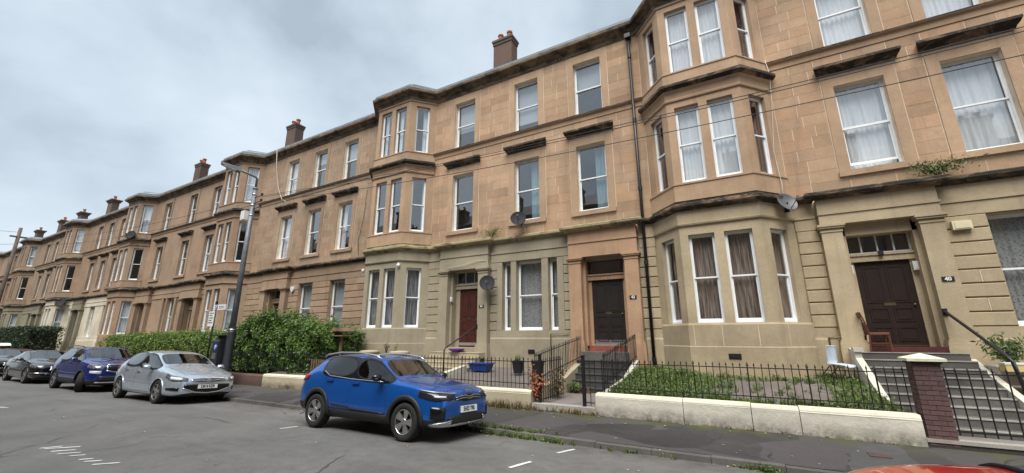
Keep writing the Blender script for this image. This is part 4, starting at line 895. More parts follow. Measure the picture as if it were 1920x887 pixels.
for i, (px, pz) in enumerate(prof):
    for j in range(W_+1):
        y = -.22+.44*j/W_; e = (abs(y)/.22)**3; hw = 1 if i < 4 else .95; m.v.append((px+(.05*e if i > 4 else 0), y*hw, pz+(.03*e if i < 4 else 0)))
for i in range(len(prof)-1):
    for j in range(W_): q = i*(W_+1)+j; m.f.append((q, q+1, q+W_+2, q+W_+1))
sh = m.build('shell', plain('pale_blue_grey_plastic', (.46, .52, .58), .45), pc, smooth=True, local=True); md = sh.modifiers.new('t', 'SOLIDIFY'); md.thickness = .012
for y in (-.19, .19): MB().tube([(-.34, y, .0), (-.12, y, .38), (.14, y, .40), (.22, y, .36), (.24, y, .0)], .012, 6).build('leg_frame', 'iron', pc, local=True)
MB().tube([(-.3, -.19, .02), (-.3, .19, .02)], .012, 6).build('cross_bar', 'iron', pc, local=True); pc.rotation_euler = (0, R(10), R(-38))
def pot(c, r, h, mat, label, cat='plant pot', name='plant_pot'):
    rt = root(name, c, label, cat, 'plant pots'); m = MB(); m.lathe([(r*.72, 0), (r, h*.9), (r*1.08, h*.9), (r*1.08, h), (r*.93, h), (r*.9, h*.86), (0, h*.86)], (0, 0, 0), 18); m.build('pot', mat, rt, smooth=False, local=True); m = MB(); m.lathe([(0, h*.87), (r*.9, h*.87)], (0, 0, 0), 14); m.build('soil', 'ground', rt, local=True); return rt
POTS = [pot((-6.72, 12.5, .62), .21, .40, 'blackp', 'black plant pot with green shoots in the gravel garden'), pot((-5.98, 12.5, .62), .22, .42, 'blackp', 'black plant pot nearest the gate railing')]
bt = root('blue_tub', (-8.40, 12.8, .62), 'bright blue plastic tub beside the cream steps', 'tub'); M['bluep'] = plain('blue_plastic', (.010, .045, .24), .5)
m = MB(); m.hexa([(-8.72, 12.62, .62), (-8.08, 12.62, .62), (-8.08, 13.0, .62), (-8.72, 13.0, .62), (-8.80, 12.56, .88), (-8.02, 12.56, .88), (-8.02, 13.06, .88), (-8.80, 13.06, .88)]); m.build('tub_body', 'bluep', bt); m = MB(); m.box(-8.83, -7.99, 12.53, 13.09, .86, .89); m.build('rim', 'bluep', bt)
pu = root('purple_bowl', (-10.1, 13.55, 1.21), 'purple plastic bowl on the step of door 44', 'bowl'); M['purp'] = plain('purple_plastic', (.11, .03, .26), .5); m = MB(); m.lathe([(.16, 1.21), (.30, 1.30), (.32, 1.33), (.28, 1.32), (.15, 1.23), (0, 1.23)], (-10.1, 13.55, 0), 20); m.build('bowl', 'purp', pu, smooth=True); m = MB(); m.lathe([(.31, 1.315), (.335, 1.325), (.335, 1.34), (.31, 1.345)], (-10.1, 13.55, 0), 20); m.build('rim', 'purp', pu)
for x, l in ((-14.1, 'left pale stone urn below the olive bay'), (-12.35, 'right pale stone urn below the olive bay')):
    rt = root('stone_urn', (x, 12.7, .6), l, 'urn', 'stone urns'); m = MB(); m.lathe([(.30, .6), (.24, .68), (.22, .85), (.34, 1.05), (.42, 1.16), (.42, 1.21), (.30, 1.24), (0, 1.26)], (x, 12.7, 0), 18); m.build('bowl', 'beigewall', rt, smooth=True); m = MB(); m.box(x-.33, x+.33, 12.4, 13.0, .5, .62); m.build('base', 'beigewall', rt)
bd = root('bird_table', (-14.45, 11.5, .5), 'weathered timber bird table at the end of the laurel hedge', 'bird table')
MB().box(-14.49, -14.41, 11.46, 11.54, .45, 1.85).build('post', 'rawtimber', bd); MB().box(-14.78, -14.12, 11.25, 11.75, 1.83, 1.87).build('tray', 'rawtimber', bd); MB().prism([(-14.80, 2.03), (-14.10, 2.03), (-14.2, 2.17), (-14.7, 2.17)], 11.22, 11.78, 'y').build('roof', 'rawtimber', bd)
for x in (-14.7, -14.2): MB().box(x-.02, x+.02, 11.48, 11.52, 1.87, 2.03).build('roof_post', 'rawtimber', bd)
sg = root('slatted_gate', (-13.6, 10.2, .4), 'brown slatted timber gate behind the back of the bright blue car', 'gate')
for k in range(12): MB().box(-14.4+k*.14, -14.31+k*.14, 10.2, 10.225, .42, .98).build('slat', 'rawtimber', sg)
for z in (.52, .86): MB().box(-14.42, -12.72, 10.226, 10.26, z, z+.07).build('crossbar', 'rawtimber', sg)
for (x, y, w, d, z0, z1, mt, l) in ((4.78, 13.05, .62, .42, .80, 1.16, 'creamwall', 'tall cream planter with shrub at the foot of the right pilaster'), (5.0, 12.35, .60, .36, .62, .95, 'creamwall', 'cream trough planter beside the black handrail'), (5.05, 11.8, .5, .3, .45, .72, 'pot', 'terracotta trough planter at the right picture edge')):
    rt = root('planter', (x, y, z0), l, 'planter', 'planters by the steps'); m = MB(); m.hexa([(x, y, z0), (x+w, y, z0), (x+w, y+d, z0), (x, y+d, z0), (x-.04, y-.04, z1), (x+w+.04, y-.04, z1), (x+w+.04, y+d+.04, z1), (x-.04, y+d+.04, z1)]); m.build('box', mt, rt); m = MB(); m.box(x-.06, x+w+.06, y-.06, y+d+.06, z1, z1+.03); m.build('rim', mt, rt)
m = MB(); m.box(4.75, 5.3, 12.7, 12.95, 1.10, 1.24); o = m.build('yellow_box', plain('yellow_plastic', (.62, .50, .22), .6)); tag(o, 'yellow and white plastic box among the planters', 'box'); MB().box(4.74, 5.31, 12.69, 12.96, 1.24, 1.275).build('lid', 'whitep', o)
# far boundary at the left edge
rt = root('timber_fence', (-52, 9.7, 0), 'low brown rail fence on the far garden wall', 'fence')
for k in range(14): MB().box(-60+k*1.0-.06, -60+k*1.0+.06, 9.70, 9.78, .2+gz(-55), 1.12+gz(-55)).build('post', 'redwall', rt)
MB().box(-60.2, -46.4, 9.68, 9.80, 1.10+gz(-53), 1.22+gz(-53)).build('top_rail', 'redwall', rt)
rt = root('gate_pillar', (-54.6, 9.6, 0), 'red far gate pillar with white cap at the left edge', 'pier'); MB().box(-55.2, -53.8, 9.5, 9.9, -.4, 1.1).build('pillar', 'redwall', rt); MB().hexa([(-55.5, 9.4, 1.1), (-53.5, 9.4, 1.1), (-53.5, 10, 1.1), (-55.5, 10, 1.1), (-55.3, 9.45, 1.3), (-53.7, 9.45, 1.3), (-53.7, 9.95, 1.3), (-55.3, 9.95, 1.3)]).build('cap', 'whitep', rt)
# ------------------------------------------------------------------ cars
def paint_mat(name, c, metal=.35, rough=.32):
    k = NT(name); p = k.n('ShaderNodeTexCoord').outputs['Object']
    c2 = k.mix(1.0, c, k.ramp(k.noise(p, 900, 1), [(.3, .92), (.7, 1.08)]), 'MULTIPLY'); dust = k.ramp(k.noise(p, 2.2, 6, .65), [(.5, 0.0), (.8, .06)])
    z = k.sep(p)[2]; low = k.math('MULTIPLY', k.ramp(z, [(.2, .22), (.5, 0.0)]), k.noise(p, 6, 5))
    c3 = k.mix(k.math('ADD', dust, low), c2, (.12, .11, .10)); k.col(c3); k.b.inputs['Metallic'].default_value = metal; k.rough(rough)
    k.b.inputs['Coat Weight'].default_value = 1.0; k.b.inputs['Coat Roughness'].default_value = .04
    return k.m
M['clad'] = plain('black_textured_cladding', (.014, .014, .015), .55, bump=.2, bscale=200)
M['gloss'] = plain('gloss_black', (.008, .008, .009), .12)
M['chrome'] = plain('chrome', (.72, .74, .76), .12, metal=1, vary=.03)
M['satin'] = plain('satin_silver', (.50, .51, .52), .35, metal=.8, vary=.05)
M['tyre'] = plain('tyre_rubber', (.014, .014, .014), .85, bump=.3, vary=.3)
M['rimdark'] = plain('dark_rim', (.020, .020, .022), .45)
M['rim'] = plain('machined_alloy', (.46, .46, .45), .3, metal=.85, vary=.08)
M['well'] = plain('wheel_well', (.006, .006, .006), .95)
M['seat'] = plain('grey_seat_fabric', (.045, .045, .048), .9)
M['plate'] = plain('white_number_plate', (.80, .80, .78), .4, vary=.03)
M['lampred'] = plain('red_tail_lamp', (.30, .008, .01), .15)
def lampglass():
    k = NT('headlamp_cover'); k.col(k.ramp(k.noise(k.n('ShaderNodeTexCoord').outputs['Object'], 14, 3), [(.35, (.02, .021, .024)), (.65, (.16, .17, .19))])); k.rough(.08); k.b.inputs['Coat Weight'].default_value = 1; return k.m
M['headlamp'] = lampglass(); M['headdark'] = plain('smoked_headlamp', (.016, .016, .02), .08, vary=.4)
M['lampclear'] = plain('clear_lamp', (.55, .57, .60), .12, vary=.3)
RING = 9
def car_section(x, w, zb, zs, wt, zt, cr=.025):
    h = zs-zb
    return [(x, 0, zb), (x, .78*w, zb), (x, .95*w, zb+.05), (x, 1.0*w, zb+.22*h), (x, 1.0*w, zb+.62*h), (x, .955*w, zs), (x, wt, zt-.045), (x, .72*wt, zt), (x, 0, zt+cr)]
def body_mesh(S, win, ws, rw, paint, lowmat, wheels, wr, W, quarter=None, inset=.035):
    """loft the stations, mark the glass, smooth, then cut the wheel arches"""
    bm = bmesh.new(); rings = []
    S = [(*s[:4], s[4]*1.10, *s[5:]) if s[5]-s[3] > .22 else s for s in S]
    for s in S:
        pts = car_section(*s); L = [bm.verts.new(p) for p in pts]; Rr = [L[0]]+[bm.verts.new((p[0], -p[1], p[2])) for p in pts[1:-1]]+[L[-1]]
        rings.append((L, Rr))
    fmap = {}
    for i in range(len(S)-1):
        for sd in (0, 1):
            a, b = rings[i][sd], rings[i+1][sd]
            for k in range(RING-1):
                f = bm.faces.new((a[k], b[k], b[k+1], a[k+1])); fmap[(i, sd, k)] = f; f.material_index = 1 if k <= 2 and lowmat else 0
                if k <= 1: f.material_index = 1
    for e_ in (0, -1):
        L, Rr = rings[e_]
        for k in range(RING-1):
            vs_ = []
            for v in (L[k], L[k+1], Rr[k+1], Rr[k]):
                if v not in vs_: vs_.append(v)
            f = bm.faces.new(vs_)
            if k <= 1: f.material_index = 1
    bmesh.ops.recalc_face_normals(bm, faces=bm.faces)
    groups = []
    for sd in (0, 1):
        for (a, b) in win: groups.append(([fmap[(i, sd, 5)] for i in range(a, b)], 2, inset))
    for (a, b) in (ws, rw):
        if a is not None: groups.append(([fmap[(i, sd, k)] for i in range(a, b) for sd in (0, 1) for k in (6, 7)], 0, .045))
    cr_l = bm.edges.layers.float.get('crease_edge') or bm.edges.layers.float.new('crease_edge')
    for fs, border, th in groups:
        r_ = bmesh.ops.inset_region(bm, faces=fs, thickness=th, depth=-.004, use_even_offset=True, use_boundary=True)
        for f in r_['faces']: f.material_index = border
        for f in fs: f.material_index = 3 if border == 2 else 5
        S_ = set(fs)
        for f in fs:
            for e_ in f.edges:
                if any(h not in S_ for h in e_.link_faces): e_[cr_l] = .8
    me = bpy.data.meshes.new('body'); bm.to_mesh(me); bm.free()
    for mt in (paint, M['clad'], M['gloss'], M['carglass'], M['well'], M['screenglass']): me.materials.append(mt)
    o = bpy.data.objects.new('tmp_body', me); COL.objects.link(o); sd_ = o.modifiers.new('s', 'SUBSURF'); sd_.levels = 3; sd_.render_levels = 3
    dg = bpy.context.evaluated_depsgraph_get(); full = bpy.data.meshes.new_from_object(o.evaluated_get(dg))
    bmf = bmesh.new(); bmf.from_mesh(full); bvh = BVHTree.FromBMesh(bmf); bmf.free()
    cutters = []
    for x in wheels:
        for sg in (-1, 1):
            m = MB(); m.lathe([(wr+.045, sg*(W-.27)), (wr+.045, sg*(W+.2))], (x, 0, wr), 40, 'y'); cm = m.mesh('cut', 'well')
            while len(cm.materials) < 6: cm.materials.append(M['well'])
            for p in cm.polygons: p.material_index = 4
            c = bpy.data.objects.new('tmp_cut', cm); COL.objects.link(c); cutters.append(c)
            b = o.modifiers.new('b', 'BOOLEAN'); b.operation = 'DIFFERENCE'; b.object = c; b.solver = 'EXACT'
    dg = bpy.context.evaluated_depsgraph_get(); fin = bpy.data.meshes.new_from_object(o.evaluated_get(dg))
    for c in cutters+[o]: bpy.data.objects.remove(c)
    return fin, bvh
def split_body(fin, rt, paint):
    mats = list(fin.materials); glass_i = [i for i, m_ in enumerate(mats) if m_ and m_.name.split('.')[0] in ('car_glass', 'windscreen_glass')]
    bm = bmesh.new(); bm.from_mesh(fin); bm.faces.ensure_lookup_table(); seen = set(); comps = []
    for f in bm.faces:
        if f.material_index in glass_i and f.index not in seen:
            st = [f]; seen.add(f.index); c = []
            while st:
                g = st.pop(); c.append(g)
                for e_ in g.edges:
                    for h in e_.link_faces:
                        if h.material_index in glass_i and h.index not in seen: seen.add(h.index); st.append(h)
            comps.append(c)
    for c in comps:
        if len(c) < 6: continue
        idx = {}; V = []; Fc = []
        for f in c:
            q = []
            for v in f.verts:
                if v.index not in idx: idx[v.index] = len(V); V.append(tuple(v.co))
                q.append(idx[v.index])
            Fc.append(tuple(q))
        me = bpy.data.meshes.new('glass'); me.from_pydata(V, [], Fc); me.materials.append(mats[c[0].material_index]); me.polygons.foreach_set('use_smooth', [True]*len(me.polygons))
        cx = sum(v[0] for v in V)/len(V); cy = sum(v[1] for v in V)/len(V)
        nm = 'side_window' if abs(cy) > .2 else ('windscreen' if cx > -.3 else 'rear_window')
        link_mesh(nm, me, rt, local=True)
    bmesh.ops.delete(bm, geom=[f for f in bm.faces if f.material_index in glass_i], context='FACES')
    me = bpy.data.meshes.new('body'); bm.to_mesh(me); bm.free()
    for m_ in mats: me.materials.append(m_)
    me.polygons.foreach_set('use_smooth', [True]*len(me.polygons))
    try: me.set_sharp_from_angle(angle=R(38))
    except Exception: pass
    return link_mesh('body', me, rt, local=True)
class Car:
    def __init__(s, rt, bvh): s.rt, s.bvh = rt, bvh
    def hit(s, P, d):
        d = Vector(d).normalized(); loc, n, i, dist = s.bvh.ray_cast(Vector(P)+d*1.6, -d, 3.2)
        if loc is None: return Vector(P), d
        if n.dot(d) < 0: n = -n
        return loc, n
    def grid(s, rows, dirs, name, mat, off=.008, parent=None, both=False, thick=.012):
        """sheet of points dropped on to the body along their directions; both = mirrored twin as well"""
        outs = []
        for sg in ((1, -1) if both else (1,)):
            m = MB(); nr = len(rows); nc = len(rows[0])
            for r_, dr in zip(rows, dirs):
                for p, d in zip(r_, dr):
                    q, n = s.hit((p[0], p[1]*sg, p[2]), (d[0], d[1]*sg, d[2])); q = q+n*off; m.v.append(tuple(q))
            for i in range(nr-1):
                for j in range(nc-1): a = i*nc+j; m.f.append((a, a+1, a+nc+1, a+nc))
            o = m.build(name, mat, parent or s.rt, smooth=True, local=True)
            if thick: md = o.modifiers.new('t', 'SOLIDIFY'); md.thickness = thick; md.offset = 0
            outs.append(o)
        return outs
    def wrap(s, A, B, dA, dB, zt, zb, name, mat, n=10, m=4, off=.008, both=True, parent=None):
        rows = []; dirs = []
        for j in range(m+1):
            rr, dd = [], []
            for i in range(n+1):
                u = i/n; t = np.interp(u, np.linspace(0, 1, len(zt)), zt); b = np.interp(u, np.linspace(0, 1, len(zb)), zb)
                rr.append((A[0]+(B[0]-A[0])*u, A[1]+(B[1]-A[1])*u, b+(t-b)*j/m)); dd.append((dA[0]+(dB[0]-dA[0])*u, dA[1]+(dB[1]-dA[1])*u, 0))
            rows.append(rr); dirs.append(dd)
        return s.grid(rows, dirs, name, mat, off, parent, both)
    def front(s, y0, y1, zt, zb, name, mat, n=12, m=4, off=.008, x=2.0): return s.wrap((x, y0), (x, y1), (1, 0), (1, 0), zt, zb, name, mat, n, m, off, False)
    def line(s, pts, w, name, mat, view='side', off=.004, both=True, k=6):
        """narrow ribbon along a polyline given in the side view (x, z)"""
        P = []
        for a, b in zip(pts, pts[1:]):
            for i in range(k): P.append((a[0]+(b[0]-a[0])*i/k, a[1]+(b[1]-a[1])*i/k))
        P.append(pts[-1]); r0, r1 = [], []
        for i, p in enumerate(P):
            a, b = P[max(0, i-1)], P[min(len(P)-1, i+1)]; d = Vector((b[0]-a[0], b[1]-a[1])); d.normalize(); nx, nz = -d.y*w/2, d.x*w/2
            r0.append((p[0]+nx, -.9, p[1]+nz)); r1.append((p[0]-nx, -.9, p[1]-nz))
        D = [(0, -1, 0)]*len(P)
        return s.grid([r0, r1], [D, D], name, mat, .0015 if name == 'door_seam' else off, None, both, 0 if name == 'door_seam' else .008)
    def arch(s, x, wr, r0, r1, mat, off=.012, a0=-14, a1=194):
        rows = []; dirs = []; N = 26
        for r_ in (r0, (r0+r1)/2, r1):
            rr = []
            for i in range(N+1):
                a = R(a0+(a1-a0)*i/N); rr.append((x+r_*math.cos(a), -.9, max(.17, wr+r_*math.sin(a))))
            rows.append(rr); dirs.append([(0, -1, 0)]*(N+1))
        return s.grid(rows, dirs, 'arch_trim', mat, off, None, True)
def wheel_meshes(r, w, style, spokes=5):
    m = MB(); rr = r*.665
    m.lathe([(rr, -w*.40), (rr+.012, -w*.46), (r*.90, -w*.50), (r*.975, -w*.43), (r, -w*.28), (r, w*.28), (r*.975, w*.43), (r*.9, w*.5), (rr, w*.42)], (0, 0, 0), 40, 'y', False); ty = m.mesh('tyre', 'tyre', True)
    m = MB(); m.lathe([(rr*1.01, -w*.44), (rr*.97, -w*.46), (rr*.93, -w*.40), (rr*.90, -w*.1), (0, -w*.05)], (0, 0, 0), 40, 'y', False); dk = m.mesh('rim_barrel', 'rimdark', True)
    m = MB(); hub = .055
    def spoke(a, wa, wb, d0, d1):
        ca, sa = math.cos(a), math.sin(a); q = []
        for (rad, wd, dep) in ((hub*.7, wa, d0), (rr*.96, wb, d1)):
            for (s_, y) in ((-1, dep), (1, dep), (1, dep+.03), (-1, dep+.03)):
                q.append((ca*rad-sa*wd*s_, y, sa*rad+ca*wd*s_))
        m.hexa([q[0], q[1], q[5], q[4], q[3], q[2], q[6], q[7]])
    for k in range(spokes):
        a = 2*math.pi*k/spokes+.3
        if style == 'twin': spoke(a-.16, .014, .020, -w*.40, -w*.45); spoke(a+.16, .014, .020, -w*.40, -w*.45)
        elif style == 'blade': spoke(a, .030, .052, -w*.38, -w*.45); spoke(a+.33, .012, .020, -w*.36, -w*.43)
        else: spoke(a, .032, .040, -w*.38, -w*.45)
    m.lathe([(0, -w*.43), (.05, -w*.43), (.065, -w*.38), (.065, -w*.2)], (0, 0, 0), 16, 'y'); m.lathe([(rr*.985, -w*.455), (rr*.95, -w*.47), (rr*.92, -w*.44)], (0, 0, 0), 40, 'y', False)
    sp_ = m.mesh('rim_spokes', 'rim')
    return ty, dk, sp_
def add_wheels(rt, xs, yo, r, w, style, spokes=5, steer=0):
    ty, dk, sp_ = wheel_meshes(r, w, style, spokes)
    for i, x in enumerate(xs):
        for sg in (-1, 1):
            o = link_mesh('wheel', ty, rt, local=True); o.location = (x, sg*yo, r); o.rotation_euler = (0, random.uniform(0, 6), 0)
            st = steer if i == 0 else 0
            o.rotation_euler = (0, random.uniform(0, 1.2), 0); 
            if sg > 0: o.rotation_euler.z = math.pi
            if st: o.rotation_mode = 'ZYX'; o.rotation_euler = (0, 0, st+(math.pi if sg > 0 else 0))
            for me, nm in ((dk, 'rim_barrel'), (sp_, 'rim')): link_mesh(nm, me, o)
def cabin(rt, W, xs, zf, dash):
    def rb(x0, x1, y0, y1, z0, z1, name, par, lean=0):
        m = MB(); m.hexa([(x0, y0, z0), (x1, y0, z0), (x1, y1, z0), (x0, y1, z0), (x0-lean, y0+.02, z1), (x1-lean-.03, y0+.02, z1), (x1-lean-.03, y1-.02, z1), (x0-lean, y1-.02, z1)]); return m.build(name, 'seat', par, local=True)
    for y in (-.38, .38):
        for x in xs[:1]:
            o = rb(x, x+.5, y-.25, y+.25, zf, zf+.18, 'seat', rt); rb(x-.05, x+.08, y-.24, y+.24, zf+.15, zf+.66, 'seat_back', rt, .16); rb(x-.22, x-.13, y-.12, y+.12, zf+.68, zf+.86, 'headrest', rt, .03)
    rb(xs[1], xs[1]+.5, -.62, .62, zf, zf+.2, 'rear_bench', rt); rb(xs[1]-.05, xs[1]+.1, -.62, .62, zf+.15, zf+.66, 'seat_back', rt, .16)
    for y in (-.4, .4): rb(xs[1]-.22, xs[1]-.14, y-.12, y+.12, zf+.67, zf+.82, 'headrest', rt, .03)
    m = MB(); m.box(dash-.28, dash+.35, -W*.84, W*.84, zf+.05, zf+.42); m.build('dashboard', 'clad', rt, local=True)
    m = MB(); c = Vector((dash-.38, -.38, zf+.42)); m.tube([c+Vector((.06*math.sin(a)*1, .17*math.cos(a), .17*math.sin(a))) for a in np.linspace(0, 2*math.pi, 20)], .014, 6); m.build('steering_wheel', 'clad', rt, local=True)
def plate(car, txt, x, z, rt, tilt=0, y=0):
    q, n = car.hit((x, y, z), (1, 0, 0)); m = MB(); m.box(0, .014, -.26, .26, -.056, .056); o = m.build('number_plate', 'plate', rt, local=True); o.location = (q.x+.008, y, z); o.rotation_euler = (0, tilt, 0)
    t = link_mesh('plate_characters', text_mesh(txt, .105, 'gloss', 'plate_characters', .0035, .92), o); t.location = (.0155, 0, 0); t.rotation_euler = (R(90), 0, R(90)); t.scale = (.86, 1.0, 1)
def mirror(rt, x, y, z, mat, sx=1.0):
    for sg in (-1, 1):
        m = MB(); bm = bmesh.new(); bmesh.ops.create_uvsphere(bm, u_segments=14, v_segments=8, radius=1.0)
        for v in bm.verts: v.co = Vector((v.co.x*.075+(.03 if v.co.x > 0 else 0)*abs(v.co.x), v.co.y*.115, v.co.z*.072)); v.co.x = max(v.co.x, -.045)
        me = bpy.data.meshes.new('door_mirror'); bm.to_mesh(me); bm.free(); me.materials.append(mat); me.polygons.foreach_set('use_smooth', [True]*len(me.polygons))
        o = link_mesh('door_mirror', me, rt, local=True); o.location = (x, sg*(y+.09), z)
        m = MB(); m.tube([(0.02, -sg*.05, -.02), (.06, -sg*.17, -.06)], .022, 8); m.build('mirror_stalk', 'gloss', o)
        m = MB(); m.box(.078, .088, -.10, .06, -.022, -.010) if sg < 0 else m.box(.078, .088, -.06, .10, -.022, -.010); m.build('indicator', 'satin', o)
def handle(car, x, z, mat, L=.2):
    for sg in (-1, 1):
        q, n = car.hit((x, sg*.9, z), (0, sg, 0)); m = MB(); m.box(-L/2, L/2, -.016, .016, -.016, .016); o = m.build('door_handle', mat, car.rt, local=True); o.location = q+n*.022
        m = MB(); m.lathe([(.0, 0), (.06, 0.0)], (0, 0, 0), 12, 'y'); 
def place_car(rt, xf_front, y_near, W_track):
    """set the car on the cambered road: near wheels at y_near"""
    yc = y_near+W_track; a = math.atan2(road_z(yc+W_track)-road_z(yc-W_track), 2*W_track)
    rt.location = (xf_front, yc, (road_z(yc+W_track)+road_z(yc-W_track))/2+gz(xf_front)); rt.rotation_euler = (a, .009 if xf_front < -6 else 0, 0)
    rt.rotation_euler.y = -.009 if xf_front < -8 else 0
def seams(c, door_f, door_b, door_r, zlo, zhi, zbelt):
    c.line([(door_f+.02, zlo), (door_f, zhi*.75), (door_f-.02, zbelt-.02)], .009, 'door_seam', 'well'); c.line([(door_b, zlo), (door_b-.01, zbelt-.02)], .009, 'door_seam', 'well')
    c.line([(door_r+.22, zlo+.02), (door_r+.12, zlo+.18), (door_r, zhi*.82), (door_r-.02, zbelt-.02)], .009, 'door_seam', 'well'); c.line([(door_f+.02, zlo), (door_b, zlo), (door_r+.22, zlo+.02)], .008, 'door_seam', 'well')

# --- bright blue crossover -------------------------------------------------
P_ = paint_mat('bright_blue_metallic', (.005, .105, .45), .5, .24)
cb = root('parked_car', (0, 0, 0), 'bright blue crossover car with roof rails parked in front of door 44', 'car', 'cars parked along the kerb')
W = .88
S = [(2.12, .60, .32, .70, .48, .77, .01), (2.06, .76, .25, .76, .58, .845), (1.86, .845, .22, .86, .68, .925), (1.50, .875, .21, .94, .73, .98), (1.18, .88, .21, .97, .74, 1.015), (.88, .88, .21, .98, .73, 1.06), (.34, .88, .21, .985, .60, 1.40), (-.25, .88, .21, .99, .60, 1.465), (-.98, .88, .21, 1.03, .59, 1.46), (-1.30, .875, .22, 1.075, .575, 1.435), (-1.56, .865, .24, 1.10, .56, 1.39), (-1.88, .84, .27, 1.08, .58, 1.15), (-1.99, .79, .30, .98, .58, 1.05), (-2.03, .68, .36, .86, .48, .93)]
fin, bvh = body_mesh(S, [(5, 7), (7, 9)], (5, 6), (10, 11), P_, True, (1.29, -1.29), .322, W, inset=.016)
split_body(fin, cb, P_); c = Car(cb, bvh)
add_wheels(cb, (1.29, -1.29), .775, .322, .21, 'blade', 5); cabin(cb, W, (-.25, -1.2), .42, .85)
for x in (1.29, -1.29): c.arch(x, .33, .365, .445, 'clad')
c.line([(.86, .33), (-.86, .33)], .14, 'sill_cladding', 'clad', off=.014); c.line([(.75, .42), (-.15, .44), (-.25, .47), (-.80, .49)], .03, 'sill_crease', 'clad', off=.012)
seams(c, .78, -.28, -1.10, .42, 1.0, 1.0); handle(c, -.12, .905, P_); handle(c, -.93, .93, P_); mirror(cb, .60, .90, 1.05, M['gloss'])
c.wrap((2.02, -.43), (1.58, -.87), (1, -.15), (.35, -1), [.80, .83, .865], [.725, .70, .775], 'headlight', 'headdark', 12, 4, .010)
c.wrap((2.05, -.40), (1.60, -.87), (1, -.15), (.35, -1), [.812, .842, .878], [.80, .83, .866], 'headlight_brow', 'satin', 12, 1, .014)
c.wrap((1.95, -.60), (1.86, -.70), (1, -.3), (.6, -1), [.775, .785], [.75, .758], 'headlight_lens', 'lampclear', 6, 2, .016)
c.front(-.41, .41, [.765, .795, .805, .795, .765], [.71, .685, .68, .685, .71], 'grille', 'gloss', 16, 3, .010)
for zt_, am in ((.765, .012), (.73, .010)): c.front(-.40, .40, [zt_-.01, zt_+am, zt_+.02, zt_-.004, zt_+.02, zt_+am, zt_-.01], [zt_-.02, zt_+am-.012, zt_+.008, zt_-.016, zt_+.008, zt_+am-.012, zt_-.02], 'grille_trim', 'satin', 24, 1, .016)
c.front(-.56, .56, [.44, .46, .47, .46, .44], [.31, .30, .30, .30, .31], 'lower_grille', 'clad', 16, 4, .010); c.wrap((2.0, -.64), (1.86, -.80), (1, -.25), (.7, -1), [.60, .615], [.36, .42], 'air_curtain', 'gloss', 8, 4, .010)
c.wrap((2.02, -.48), (1.84, -.80), (1, -.1), (.7, -1), [.40, .36, .335], [.375, .335, .31], 'skid_trim', 'chrome', 10, 1, .018); c.wrap((2.06, .0), (1.86, -.78), (1, 0), (.7, -1), [.315, .315, .33], [.285, .285, .30], 'skid_plate', 'satin', 14, 1, .016)
c.wrap((2.02, -.50), (1.93, -.68), (1, -.1), (.8, -1), [.385, .36], [.32, .325], 'fog_lamp', 'lampclear', 6, 2, .014)
plate(c, 'SH23 YRR', 2.0, .545, cb, -.10); 
t = link_mesh('badge', text_mesh('KIA', .085, 'chrome', 'badge', .004, .85), cb, local=True); q, n = c.hit((2.02, 0, .90), (1, 0, .25)); q, n = c.hit((1.98, 0, .92), (.6, 0, 1)); t.location = (2.085, 0, .862); t.rotation_euler = (R(62), 0, R(90)); t.scale = (1.5, .8, 1)
for sg in (-1, 1):
    m = MB(); m.tube([(.32, sg*.645, 1.372), (.18, sg*.66, 1.435), (-.30, sg*.665, 1.49), (-.95, sg*.66, 1.485), (-1.42, sg*.64, 1.435), (-1.52, sg*.63, 1.38)], .018, 8); m.build('roof_rail', 'satin', cb, smooth=True, local=True)
c.line([(.66, .965), (-.25, .975), (-.98, 1.015), (-1.20, 1.10)], .016, 'window_chrome', 'chrome', off=.012)
c.wrap((-1.97, -.60), (-1.72, -.86), (-1, -.2), (-.3, -1), [1.0, 1.02, 1.02], [.86, .88, .93], 'tail_light', 'lampred', 8, 3, .012)
place_car(cb, -6.70, 5.90, .775); cb.scale = (.957, 1, 1)

def bonnet(c, x0, x1, y0, y1, z, xf):
    for sg in (-1, 1):
        rows = [[(x_, sg*(y0+(y1-y0)*(x_-x0)/(x1-x0)+.008*k), z) for x_ in np.linspace(x0, x1, 10)] for k in (0, 1)]; c.grid(rows, [[(0, 0, 1)]*10]*2, 'bonnet_seam', 'well', .0015, thick=0)
    rows = [[(xf+.008*k, y_, z) for y_ in np.linspace(-y1, y1, 12)] for k in (0, 1)]; c.grid(rows, [[(.35, 0, 1)]*12]*2, 'bonnet_seam', 'well', .0015, thick=0)
    for y_ in (-.35, .25): q, n = c.hit((x0-.02, y_, z), (0, 0, 1)); m = MB(); m.tube([q+n*.02, q+n*.03+Vector((-.16, .42, .10))], .009, 5); m.build('wiper', 'clad', c.rt, local=True)
bonnet(Car(cb, c.bvh), .92, 1.98, .70, .50, .98, 1.99)
# --- silver hatchback ------------------------------------------------------
P_ = paint_mat('silver_blue_metallic', (.58, .66, .75), .68, .27)
cs = root('parked_car', (0, 0, 0), 'silver hatchback car with chrome grille bar parked before the lamp post', 'car', 'cars parked along the kerb')
W = .905
S = [(2.29, .58, .28, .60, .46, .66, .01), (2.23, .74, .22, .68, .60, .745), (2.0, .86, .19, .79, .70, .84), (1.6, .895, .18, .88, .76, .945), (1.30, .90, .18, .925, .75, 1.01), (1.02, .905, .18, .955, .73, 1.07), (.28, .905, .18, .975, .60, 1.41), (-.30, .905, .18, 1.0, .60, 1.49), (-.95, .90, .18, 1.03, .585, 1.475), (-1.42, .89, .19, 1.06, .555, 1.42), (-1.66, .875, .21, 1.07, .54, 1.36), (-2.0, .83, .25, 1.04, .58, 1.10), (-2.10, .76, .30, .92, .55, 1.0), (-2.13, .64, .36, .80, .46, .88)]
